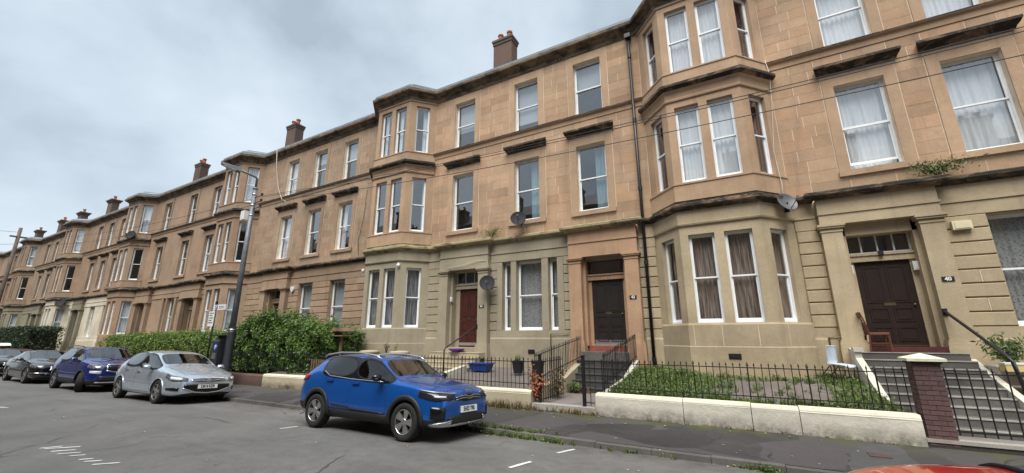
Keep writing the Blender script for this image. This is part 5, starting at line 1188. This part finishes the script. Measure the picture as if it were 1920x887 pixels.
fin, bvh = body_mesh(S, [(5, 7), (7, 9)], (5, 6), (10, 11), P_, False, (1.3425, -1.3425), .325, W, inset=.018)
split_body(fin, cs, P_); c = Car(cs, bvh); add_wheels(cs, (1.3425, -1.3425), .79, .325, .215, 'star', 5); cabin(cs, W, (-.25, -1.2), .36, .95)
for x in (1.3425, -1.3425): c.arch(x, .325, .362, .385, P_, .006)
seams(c, .86, -.28, -1.10, .30, .98, .98); handle(c, -.12, .86, P_); handle(c, -1.0, .90, P_); mirror(cs, .72, .92, 1.0, P_)
c.wrap((2.10, -.50), (1.66, -.885), (1, -.15), (.3, -1), [.71, .775, .86], [.63, .64, .755], 'headlight', 'headlamp', 12, 4, .010); c.wrap((2.05, -.60), (1.88, -.78), (1, -.3), (.6, -1), [.72, .755], [.66, .68], 'headlight_lens', 'lampclear', 6, 2, .016)
c.front(-.44, .44, [.69, .70, .70, .70, .69], [.645, .615, .605, .615, .645], 'grille', 'gloss', 16, 3, .010, 2.2); c.front(-.46, .46, [.67, .672, .66, .672, .67], [.648, .640, .622, .640, .648], 'grille_bar', 'chrome', 16, 1, .020, 2.2)
c.front(-.60, .60, [.545, .55, .55, .55, .545], [.44, .33, .31, .33, .44], 'lower_grille', 'gloss', 18, 4, .010, 2.1); c.front(-.62, .62, [.46, .345, .315, .345, .46], [.435, .315, .290, .315, .435], 'lower_chrome', 'satin', 20, 1, .018, 2.1)
c.wrap((2.08, -.66), (1.86, -.86), (1, -.3), (.6, -1), [.47, .45], [.37, .40], 'fog_recess', 'gloss', 8, 3, .010); plate(c, 'DS64 KZR', 2.2, .485, cs, -.06)
q, n = c.hit((2.25, 0, .655), (1, 0, 0)); m = MB(); m.lathe([(0, 0), (.055, .0), (.06, .012), (.045, .018), (0, .02)], (0, 0, 0), 18, 'x'); o = m.build('badge', 'chrome', cs, local=True); o.location = q+n*.012
c.line([(.60, .965), (-.30, .99), (-.95, 1.02), (-1.25, 1.09)], .012, 'window_chrome', 'gloss', off=.010)
c.wrap((-2.07, -.56), (-1.82, -.86), (-1, -.2), (-.3, -1), [.98, 1.0, 1.0], [.82, .84, .90], 'tail_light', 'lampred', 8, 3, .012)
bonnet(c, 1.06, 2.08, .70, .52, .95, 2.10); place_car(cs, -16.45, 5.88, .79)

# --- dark blue SUV -----------------------------------------------------------
P_ = paint_mat('deep_blue_metallic', (.008, .030, .22), .5, .25)
ck = root('parked_car', (0, 0, 0), 'dark blue tall SUV with chrome rimmed grille between silver and black cars', 'car', 'cars parked along the kerb')
W = .92
S = [(2.19, .64, .34, .78, .52, .88, .01), (2.13, .80, .27, .84, .64, .95), (1.9, .88, .23, .95, .74, 1.03), (1.5, .915, .22, 1.03, .78, 1.09), (1.2, .92, .22, 1.05, .78, 1.12), (.92, .92, .22, 1.06, .76, 1.16), (.16, .92, .22, 1.06, .615, 1.545), (-.30, .92, .22, 1.07, .63, 1.59), (-1.0, .92, .22, 1.085, .62, 1.585), (-1.5, .91, .23, 1.10, .60, 1.56), (-1.78, .90, .25, 1.11, .585, 1.50), (-2.05, .86, .29, 1.10, .62, 1.20), (-2.15, .80, .32, .98, .58, 1.08), (-2.18, .70, .38, .86, .5, .95)]
fin, bvh = body_mesh(S, [(5, 7), (7, 9)], (5, 6), (10, 11), P_, True, (1.32, -1.32), .345, W, inset=.018)
split_body(fin, ck, P_); c = Car(ck, bvh); add_wheels(ck, (1.32, -1.32), .80, .345, .22, 'star', 5, R(-24)); cabin(ck, W, (-.25, -1.2), .48, .9)
for x in (1.32, -1.32): c.arch(x, .345, .38, .43, 'clad')
c.line([(.86, .34), (-.86, .34)], .12, 'sill_cladding', 'clad', off=.012); seams(c, .80, -.28, -1.12, .44, 1.05, 1.06); handle(c, -.12, .97, P_); handle(c, -1.0, .99, P_); mirror(ck, .70, .94, 1.13, P_)
c.wrap((2.08, -.50), (1.72, -.88), (1, -.15), (.35, -1), [.93, .95, .97], [.80, .80, .86], 'headlight', 'headlamp', 10, 4, .010); c.wrap((2.10, -.58), (1.92, -.80), (1, -.2), (.7, -1), [.74, .74], [.63, .66], 'fog_lamp', 'lampclear', 6, 3, .010)
c.front(-.42, .42, [.92, .945, .95, .945, .92], [.76, .72, .71, .72, .76], 'grille', 'gloss', 16, 4, .012, 2.1); c.front(-.46, .46, [.955, .975, .98, .975, .955], [.925, .948, .953, .948, .925], 'grille_frame', 'chrome', 16, 1, .018, 2.1); c.front(-.46, .46, [.765, .72, .71, .72, .765], [.735, .69, .68, .69, .735], 'grille_frame', 'chrome', 16, 1, .018, 2.1)
for sg in (-1, 1): c.front(sg*.46-.025, sg*.46+.025, [.95, .95], [.74, .74], 'grille_frame', 'chrome', 2, 3, .018, 2.1)
for k in range(9): c.front(-.38+k*.095-.008, -.38+k*.095+.008, [.93, .93], [.74, .74], 'grille_slat', 'gloss', 1, 3, .018, 2.1)
c.front(-.62, .62, [.56, .57, .56], [.40, .39, .40], 'lower_grille', 'clad', 12, 3, .010, 2.05); c.front(-.7, .7, [.36, .36, .36], [.33, .33, .33], 'skid_trim', 'satin', 12, 1, .016, 2.05)
for sg in (-1, 1): m = MB(); m.tube([(.2, sg*.67, 1.53), (.05, sg*.69, 1.59), (-.9, sg*.69, 1.63), (-1.6, sg*.67, 1.585), (-1.72, sg*.66, 1.54)], .018, 8); m.build('roof_rail', 'gloss', ck, smooth=True, local=True)
bonnet(c, .96, 2.02, .72, .55, 1.08, 2.04); place_car(ck, -22.55, 5.86, .80)

# --- black saloon --------------------------------------------------------------
def saloon(label, x, y):
    P_ = paint_mat('black_paint', (.006, .005, .007), .0, .22); r_ = root('parked_car', (0, 0, 0), label, 'car', 'cars parked along the kerb'); W = .91
    S = [(2.36, .62, .28, .64, .50, .72, .01), (2.29, .78, .22, .72, .62, .80), (2.0, .88, .18, .82, .72, .88), (1.55, .90, .17, .90, .77, .96), (1.2, .91, .17, .93, .76, 1.0), (.92, .91, .17, .94, .74, 1.04), (.06, .91, .17, .96, .58, 1.375), (-.35, .91, .17, .97, .59, 1.41), (-1.0, .91, .17, .985, .57, 1.385), (-1.5, .905, .18, 1.0, .54, 1.27), (-1.92, .89, .20, 1.0, .66, 1.08), (-2.25, .85, .24, .98, .66, 1.04), (-2.38, .78, .28, .88, .58, .98), (-2.41, .66, .36, .78, .48, .85)]
    fin, bvh = body_mesh(S, [(5, 7), (7, 9)], (5, 6), (8, 10), P_, False, (1.44, -1.43), .325, W, inset=.018)
    split_body(fin, r_, P_); c = Car(r_, bvh); add_wheels(r_, (1.44, -1.43), .79, .325, .22, 'star', 5); cabin(r_, W, (-.25, -1.2), .32, .9)
    for xx in (1.44, -1.43): c.arch(xx, .325, .362, .38, P_, .006)
    seams(c, .80, -.30, -1.12, .30, .95, .94); handle(c, -.12, .83, P_); handle(c, -1.0, .85, P_); mirror(r_, .66, .92, 1.0, P_)
    c.wrap((2.18, -.52), (1.74, -.88), (1, -.15), (.35, -1), [.75, .79, .83], [.63, .65, .73], 'headlight', 'headlamp', 10, 4, .010); c.front(-.40, .40, [.74, .75, .75, .75, .74], [.56, .54, .53, .54, .56], 'grille', 'gloss', 14, 4, .010, 2.25)
    for z in (.59, .64, .69): c.front(-.38, .38, [z+.014]*3, [z-.008]*3, 'grille_slat', 'chrome', 12, 1, .018, 2.25)
    c.wrap((2.22, -.35), (1.98, -.86), (1, -.1), (.6, -1), [.46, .46, .45], [.435, .435, .43], 'bumper_trim', 'chrome', 10, 1, .016); c.front(-.5, .5, [.42, .43, .42], [.28, .28, .28], 'lower_grille', 'gloss', 12, 3, .010, 2.2)
    c.line([(.62, .945), (-.35, .965), (-1.0, .98), (-1.4, 1.0)], .014, 'window_chrome', 'chrome', off=.010)
    place_car(r_, x, y, .79)
saloon('black saloon car with silver wheels behind the dark blue SUV', -29.05, 5.84)
saloon('black car cut off by the left edge of the picture', -36.6, 5.86)

# --- red car under the camera ----------------------------------------------------
P_ = paint_mat('bright_red_paint', (.60, .010, .008), .0, .30)
rc = root('parked_car', (0, 0, 0), 'red car in the near foreground showing only its roof', 'car')
W = .87
S = [(1.95, .60, .30, .72, .48, .78, .01), (1.88, .76, .24, .80, .58, .86), (1.5, .86, .2, .90, .68, .95), (1.0, .87, .2, .96, .70, 1.03), (.75, .87, .2, .97, .68, 1.06), (-.05, .87, .2, .97, .60, 1.47), (-.40, .87, .2, .98, .61, 1.515), (-1.0, .87, .2, 1.0, .60, 1.52), (-1.45, .865, .2, 1.03, .585, 1.505), (-1.62, .86, .22, 1.04, .575, 1.46), (-1.85, .83, .25, 1.02, .60, 1.08), (-1.95, .76, .30, .9, .55, .98), (-1.98, .64, .36, .8, .46, .86)]
fin, bvh = body_mesh(S, [(4, 6), (6, 8)], (4, 5), (9, 10), P_, False, (1.2, -1.25), .31, W)
split_body(fin, rc, P_); c = Car(rc, bvh); add_wheels(rc, (1.2, -1.25), .75, .31, .2, 'star', 5); cabin(rc, W, (-.3, -1.2), .36, .8)
N = 16; rows = [[(-1.30+.012*k, -.60+1.2*i/N, 1.45) for i in range(N+1)] for k in (0, 1)]; c.grid(rows, [[(0, 0, 1)]*(N+1)]*2, 'tailgate_gap', 'well', .003)
mirror(rc, .55, .88, 1.02, P_); handle(c, -.2, .86, P_)
rc.location = (1.83, 1.10, -.017)
# ------------------------------------------------------------------ plants
def leaf_mat(name, dark, light, trans=.3, rough=.45):
    k = NT(name); c = k.ramp(k.island(), [(0, dark), (.55, tuple((a+b)/2 for a, b in zip(dark, light))), (1, light)])
    c = k.mix(1.0, c, k.ramp(k.noise(k.pos(), 2.2, 5), [(.32, .55), (.68, 1.3)]), 'MULTIPLY'); k.col(c); k.rough(rough)
    tr = k.n('ShaderNodeBsdfTranslucent'); k.l(c, tr.inputs[0]); m = k.n('ShaderNodeMixShader'); m.inputs[0].default_value = trans
    k.l(k.b.outputs[0], m.inputs[1]); k.l(tr.outputs[0], m.inputs[2]); k.l(m.outputs[0], k.out.inputs[0]); return k.m
M['laurel'] = leaf_mat('laurel_leaf', (.016, .050, .008), (.17, .28, .045)); M['privet'] = leaf_mat('privet_leaf', (.040, .09, .012), (.23, .33, .055)); M['darkleaf'] = leaf_mat('dark_hedge_leaf', (.010, .024, .007), (.035, .065, .018))
M['grass'] = leaf_mat('grass_blade', (.05, .095, .015), (.19, .26, .06)); M['drygrass'] = leaf_mat('dry_grass', (.12, .085, .035), (.28, .20, .09)); M['rust'] = leaf_mat('rust_leaf', (.16, .045, .015), (.42, .13, .05)); M['weed'] = leaf_mat('weed_leaf', (.04, .08, .016), (.16, .22, .05))
M['twig'] = plain('brown_twig', (.055, .035, .02), .9); M['core'] = plain('hedge_light_block', (.018, .020, .009), .95); M['litter'] = leaf_mat('fallen_leaf', (.35, .25, .08), (.62, .55, .35), 0)  # core: dark fill added within hedges to stop light passing
def leaves_mesh(name, P, N, L, Wd, mat, droop=.25, spread=.8):
    """one folded leaf (two quads) at every point, facing roughly along its normal"""
    n = len(P); P = np.asarray(P, float); N = np.asarray(N, float)
    nr = N+rng.normal(0, spread*.6, (n, 3)); nr /= np.linalg.norm(nr, axis=1)[:, None]
    t = rng.normal(0, 1, (n, 3)); t -= nr*(t*nr).sum(1)[:, None]; t /= np.linalg.norm(t, axis=1)[:, None]; t[:, 2] -= droop; t /= np.linalg.norm(t, axis=1)[:, None]
    b = np.cross(nr, t); b /= np.linalg.norm(b, axis=1)[:, None]; l = (L*rng.uniform(.6, 1.25, n))[:, None]; w = (Wd*rng.uniform(.7, 1.2, n))[:, None]
    mid = P+t*l*.5; up = nr*w*.25
    V = np.stack([P, mid-b*w*.5+up, P+t*l, mid+b*w*.5+up], 1).reshape(-1, 3)
    me = bpy.data.meshes.new(name); me.vertices.add(4*n); me.vertices.foreach_set('co', V.ravel()); i = np.arange(n)*4
    F = np.stack([i, i+1, i+2, i, i+2, i+3], 1).reshape(-1); me.loops.add(6*n); me.loops.foreach_set('vertex_index', F.astype(np.int32)); me.polygons.add(2*n); me.polygons.foreach_set('loop_start', (np.arange(2*n)*3).astype(np.int32)); me.polygons.foreach_set('loop_total', np.full(2*n, 3, np.int32)); me.update(); me.validate()
    me.materials.append(M[mat]); return me
def vnoise(x, y, s=1.0):
    return (math.sin(x*1.7*s+y*2.3*s)+math.sin(x*3.1*s-y*1.3*s+1.3)*.6+math.sin(x*5.3*s+y*4.1*s+2.1)*.35)/1.95
def hedge(label, x0, x1, y0, y1, zb, hf, nl, L, Wd, mat, rough=.16, stray=.25):
    rt = root('hedge', ((x0+x1)/2, y0, zb), label, 'hedge', 'garden hedges'); P = []; N = []
    A_f = (x1-x0)*1.9; A_t = (x1-x0)*(y1-y0); A_e = (y1-y0)*1.9; tot = A_f+A_t+A_e
    while len(P) < nl:
        u = random.random()*tot; dep = abs(random.gauss(0, .17)); 
        if u < A_f:
            x = random.uniform(x0, x1); h = hf(x); z = random.uniform(zb, h); lump = rough*vnoise(x*2.1, z*3.0); y = y0+lump*1.4+dep+.35*max(0, (z-h+.35)/.35)**2; p = (x, y, z+gz(x)); n = (0, -1, .35)
        elif u < A_f+A_t:
            x = random.uniform(x0, x1); y = random.uniform(y0+.15, y1); h = hf(x); z = h+rough*vnoise(x*2.4, y*2.6)-dep+(random.random()**6)*stray; p = (x, y, z+gz(x)); n = (0, -.25, 1)
        else:
            y = random.uniform(y0, y1); z = random.uniform(zb, hf(x1)); p = (x1+rough*vnoise(y*1.4, z*1.8)-dep, y, z+gz(x1)); n = (1, -.2, .3)
        P.append(p); N.append(n)
    link_mesh('foliage', leaves_mesh('foliage', P, N, L, Wd, mat), rt).matrix_parent_inverse = Matrix.Translation(-rt.location)
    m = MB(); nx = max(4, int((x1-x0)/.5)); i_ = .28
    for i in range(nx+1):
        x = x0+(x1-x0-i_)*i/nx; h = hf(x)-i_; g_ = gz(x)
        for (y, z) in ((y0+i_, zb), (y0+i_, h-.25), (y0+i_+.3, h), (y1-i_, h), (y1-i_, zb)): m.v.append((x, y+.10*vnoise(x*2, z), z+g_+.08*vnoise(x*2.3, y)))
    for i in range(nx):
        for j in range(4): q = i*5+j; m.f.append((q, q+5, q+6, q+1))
    m.f.append((0, 1, 2, 3, 4)); m.f.append(tuple(nx*5+k for k in range(5))); m.build('light_block_core', 'core', rt)  # dark solid core added inside the leaves to block light
    for k in range(int((x1-x0)*1.6)):
        x = random.uniform(x0+.2, x1-.2); y = y0+random.uniform(.1, .5); m = MB(); m.tube([(x, y, zb-.1+gz(x)), (x+random.uniform(-.1, .1), y+.05, zb+.5+gz(x)), (x+random.uniform(-.2, .2), y-.05, zb+1.1+gz(x))], .022, 5, .010); m.build('stem', 'twig', rt)
    return rt
hedge('tall glossy laurel hedge with ragged top right of the lamp post', -21.6, -14.75, 10.35, 12.9, .55, lambda x: 2.27+.22*vnoise(x*.9, 3)+.55*math.exp(-((x+18.9)/1.1)**2)-.10*max(0, x+17), 30000, .15, .065, 'laurel', .21, .5)
hedge('lighter green trimmed hedge left of the lamp post', -35.5, -21.4, 10.2, 12.4, .55, lambda x: 2.16+.08*vnoise(x*.8, 1)-.006*(-21-x), 30000, .10, .06, 'privet', .14, .25)
hedge('dark green hedge at the far left edge beyond the fence', -72, -53.2, 10.6, 12.8, .4, lambda x: 2.95+.1*vnoise(x*.6, 1), 16000, .16, .10, 'darkleaf', .14, .2)
def tufts(name, spots, mat, hgt, n_per, label=None, spread=.06, wid=.008, kind='stuff'):
    """blades of grass: narrow bent triangles"""
    V, Fc = [], []
    for (x, y, z, s_) in spots:
        for k in range(n_per):
            a = random.uniform(0, 6.283); r_ = random.random()**.5*spread; bx, by = x+r_*math.cos(a), y+r_*math.sin(a); h = hgt*s_*random.uniform(.5, 1.2); ln = random.uniform(.2, .8)*h; d = random.uniform(0, 6.283); w = wid*random.uniform(.7, 1.4); c_, s2 = math.cos(d), math.sin(d); i = len(V)
            V += [(bx-s2*w, by+c_*w, z-.01), (bx+s2*w, by-c_*w, z-.01), (bx+c_*ln*.45+s2*w*.7, by+s2*ln*.45-c_*w*.7, z+h*.65), (bx+c_*ln*.45-s2*w*.7, by+s2*ln*.45+c_*w*.7, z+h*.65), (bx+c_*ln, by+s2*ln, z+h)]; Fc += [(i, i+1, i+2, i+3), (i+3, i+2, i+4)]
    me = bpy.data.meshes.new(name); me.from_pydata(V, [], Fc); me.materials.append(M[mat]); o = link_mesh(name, me)
    if kind: o['kind'] = kind
    if label: o['label'] = label; o['category'] = 'grass'
    return o
gy = lambda y: .46+(.78-.46)*(y-9.86)/(14.22-9.86)
sp_ = []
for _ in range(5200):
    x, y = random.uniform(-2.95, 2.4), random.uniform(9.92, 14.1)
    left = max(0, min(1, (-.2-x)/1.4)); front = max(0, 1-(y-9.92)/.5); back = max(0, 1-abs(y-13.0-.15*math.sin(x*3))/.30)*(1 if x > -1.3 else .2); right = .7 if x > 1.6 else .06
    if random.random() < max(left*.95, front*.9, back*.6, right*.6)*(.75+.5*vnoise(x*2, y*2)): sp_.append((x, y, gy(y)+.10*left*max(0, 1-abs(y-12.5)/1.8), random.uniform(.7, 1.4)))
tufts('grass', sp_, 'grass', .11, 9, 'green weedy grass behind the railing below the ochre bay')
P = []; N = []
for (x, y, z, s_) in sp_[::2]:
    for k in range(6): P.append((x+random.gauss(0, .05), y+random.gauss(0, .05), z+random.uniform(.0, .12)*s_)); N.append((random.gauss(0, .3), -.3, 1))
o = link_mesh('weeds', leaves_mesh('weeds', P, N, .075, .035, 'weed', .0)); tag(o, 'broad leaved weeds among the grass below the ochre bay', 'weeds', kind='stuff')
m = MB(); 
sp2 = [(x, 7.40+random.gauss(0, .03), road_z(7.4)+gz(x)+.0, random.uniform(.5, 1.3)) for x in [random.gauss(-3.9, .7) for _ in range(55)]+[random.uniform(-12, 1.5) for _ in range(26)]+[random.gauss(-.05, .12) for _ in range(12)]]+[(random.gauss(-4.5, .5), 7.6+random.gauss(0, .03), .0, .8) for _ in range(40)]
tufts('kerb_grass', sp2, 'grass', .09, 9, 'small green weeds growing along the kerb', .05)
P, N = [], []
for (x, y, z, s_) in sp2[::2]:
    for k in range(8): P.append((x+random.gauss(0, .05), y+random.gauss(0, .025), z+random.uniform(0, .07)*s_)); N.append((0, -.4, 1))
o = link_mesh('kerb_weeds', leaves_mesh('kerb_weeds', P, N, .06, .03, 'weed', 0)); tag(o, 'leafy weeds rooted in the kerb joint', 'weeds', kind='stuff')
sp3 = [(random.gauss(-5.6, .45), 9.52+random.gauss(0, .04), .04, random.uniform(.5, 1.6)) for _ in range(45)]+[(random.uniform(-15, -4.8), 9.55, .03, random.uniform(.3, .9)) for _ in range(50)]+[(random.uniform(-4.75, -3.1), 9.58+random.gauss(0, .03), .04, random.uniform(.3, .9)) for _ in range(45)]+[(random.uniform(-3.1, 2.4), 9.57, .045, random.uniform(.12, .3)) for _ in range(30)]+[(random.gauss(-4.5, .15), 12.1, .18, 1.2) for _ in range(20)]
tufts('dry_grass', sp3, 'drygrass', .17, 8, 'dry straw coloured grass along the foot of the front walls', .06)
def shrub(label, c, rx, ry, h, n, L, Wd, mat, name='shrub', stems=5, cat='shrub', grp=None, stemmat='twig'):
    rt = root(name, c, label, cat, grp); P, N = [], []
    for k in range(stems):
        a = 2*math.pi*k/stems+random.random(); tx, ty = rx*.8*math.cos(a), ry*.8*math.sin(a); hh = h*random.uniform(.75, 1.05)
        pts = [(0, 0, 0), (tx*.3, ty*.3, hh*.4), (tx*.7, ty*.7, hh*.8), (tx, ty, hh)]
        m = MB(); m.tube(pts, .012, 5, .004); m.build('stem', stemmat, rt, local=True)
        for i in range(n//stems):
            t = random.uniform(.25, 1); p = Vector(pts[0]).lerp(Vector(pts[3]), t); p = Vector((tx*t, ty*t, hh*(t**.85))); s_ = rx*.35
            P.append((p.x+random.gauss(0, s_), p.y+random.gauss(0, ry*.35), max(.02, p.z+random.gauss(0, h*.08)))); N.append((math.cos(a), math.sin(a)-.3, .7))
    link_mesh('foliage', leaves_mesh('foliage', P, N, L, Wd, mat, .2), rt, local=True); return rt
shrub('rust coloured withered shrub by the black gate post', (-4.72, 9.80, .18), .17, .14, .78, 380, .10, .045, 'rust', stems=7); shrub('yellowing climbing shrub behind the open gate leaf', (-4.62, 10.9, .2), .16, .35, .75, 420, .08, .04, 'drygrass', stems=6)
shrub('wispy green plant rooted on the ledge above door 44', (-8.75, 13.98, 5.86), .42, .10, .42, 420, .09, .022, 'weed', 'ledge_plant', 8, 'plant'); shrub('straggly buddleia rooted on the ledge between the upper windows right', (5.0, 13.98, 5.86), .55, .10, .50, 480, .12, .028, 'weed', 'ledge_plant', 7, 'plant')
shrub('leafy green shrub in the tall cream planter', (5.05, 13.25, 1.16), .32, .22, .62, 520, .12, .04, 'weed', stems=8); shrub('low green plants in the cream trough planter', (5.3, 12.52, .95), .30, .15, .16, 400, .07, .035, 'grass', stems=6)
shrub('green shoots in the first black pot', (-6.72, 12.5, .96), .10, .10, .22, 90, .10, .025, 'grass', 'pot_plant', 4, 'plant'); shrub('bare brown twiggy plant in the left urn', (-13.25, 12.85, 1.1), .14, .12, .45, 160, .05, .02, 'drygrass', 'pot_plant', 9, 'plant'); shrub('thin yellow green plant beside the right urn', (-12.75, 12.9, .9), .10, .08, .6, 60, .08, .03, 'privet', 'pot_plant', 3, 'plant')
shrub('weed growing at the foot of the lowest black step', (-4.55, 12.05, .18), .20, .14, .30, 260, .07, .03, 'weed', 'weed_clump', 6, 'weeds')
P, N = [], []
for _ in range(150):
    x, y = random.uniform(-16, 3), random.choice([random.uniform(3, 7.3), random.gauss(7.35, .08), random.uniform(7.7, 9.5), random.gauss(9.4, .1)])
    if y > 9.55: continue
    z = road_z(y) if y < 7.44 else .004+.05*(y-7.58)/2.1
    P.append((x, y, z+gz(x)+.008)); N.append((0, 0, 3))
o = link_mesh('litter', leaves_mesh('litter', P, N, .055, .035, 'litter', 0, .12)); tag(o, 'small pale leaves and litter scattered on road and pavement', 'litter', kind='stuff')
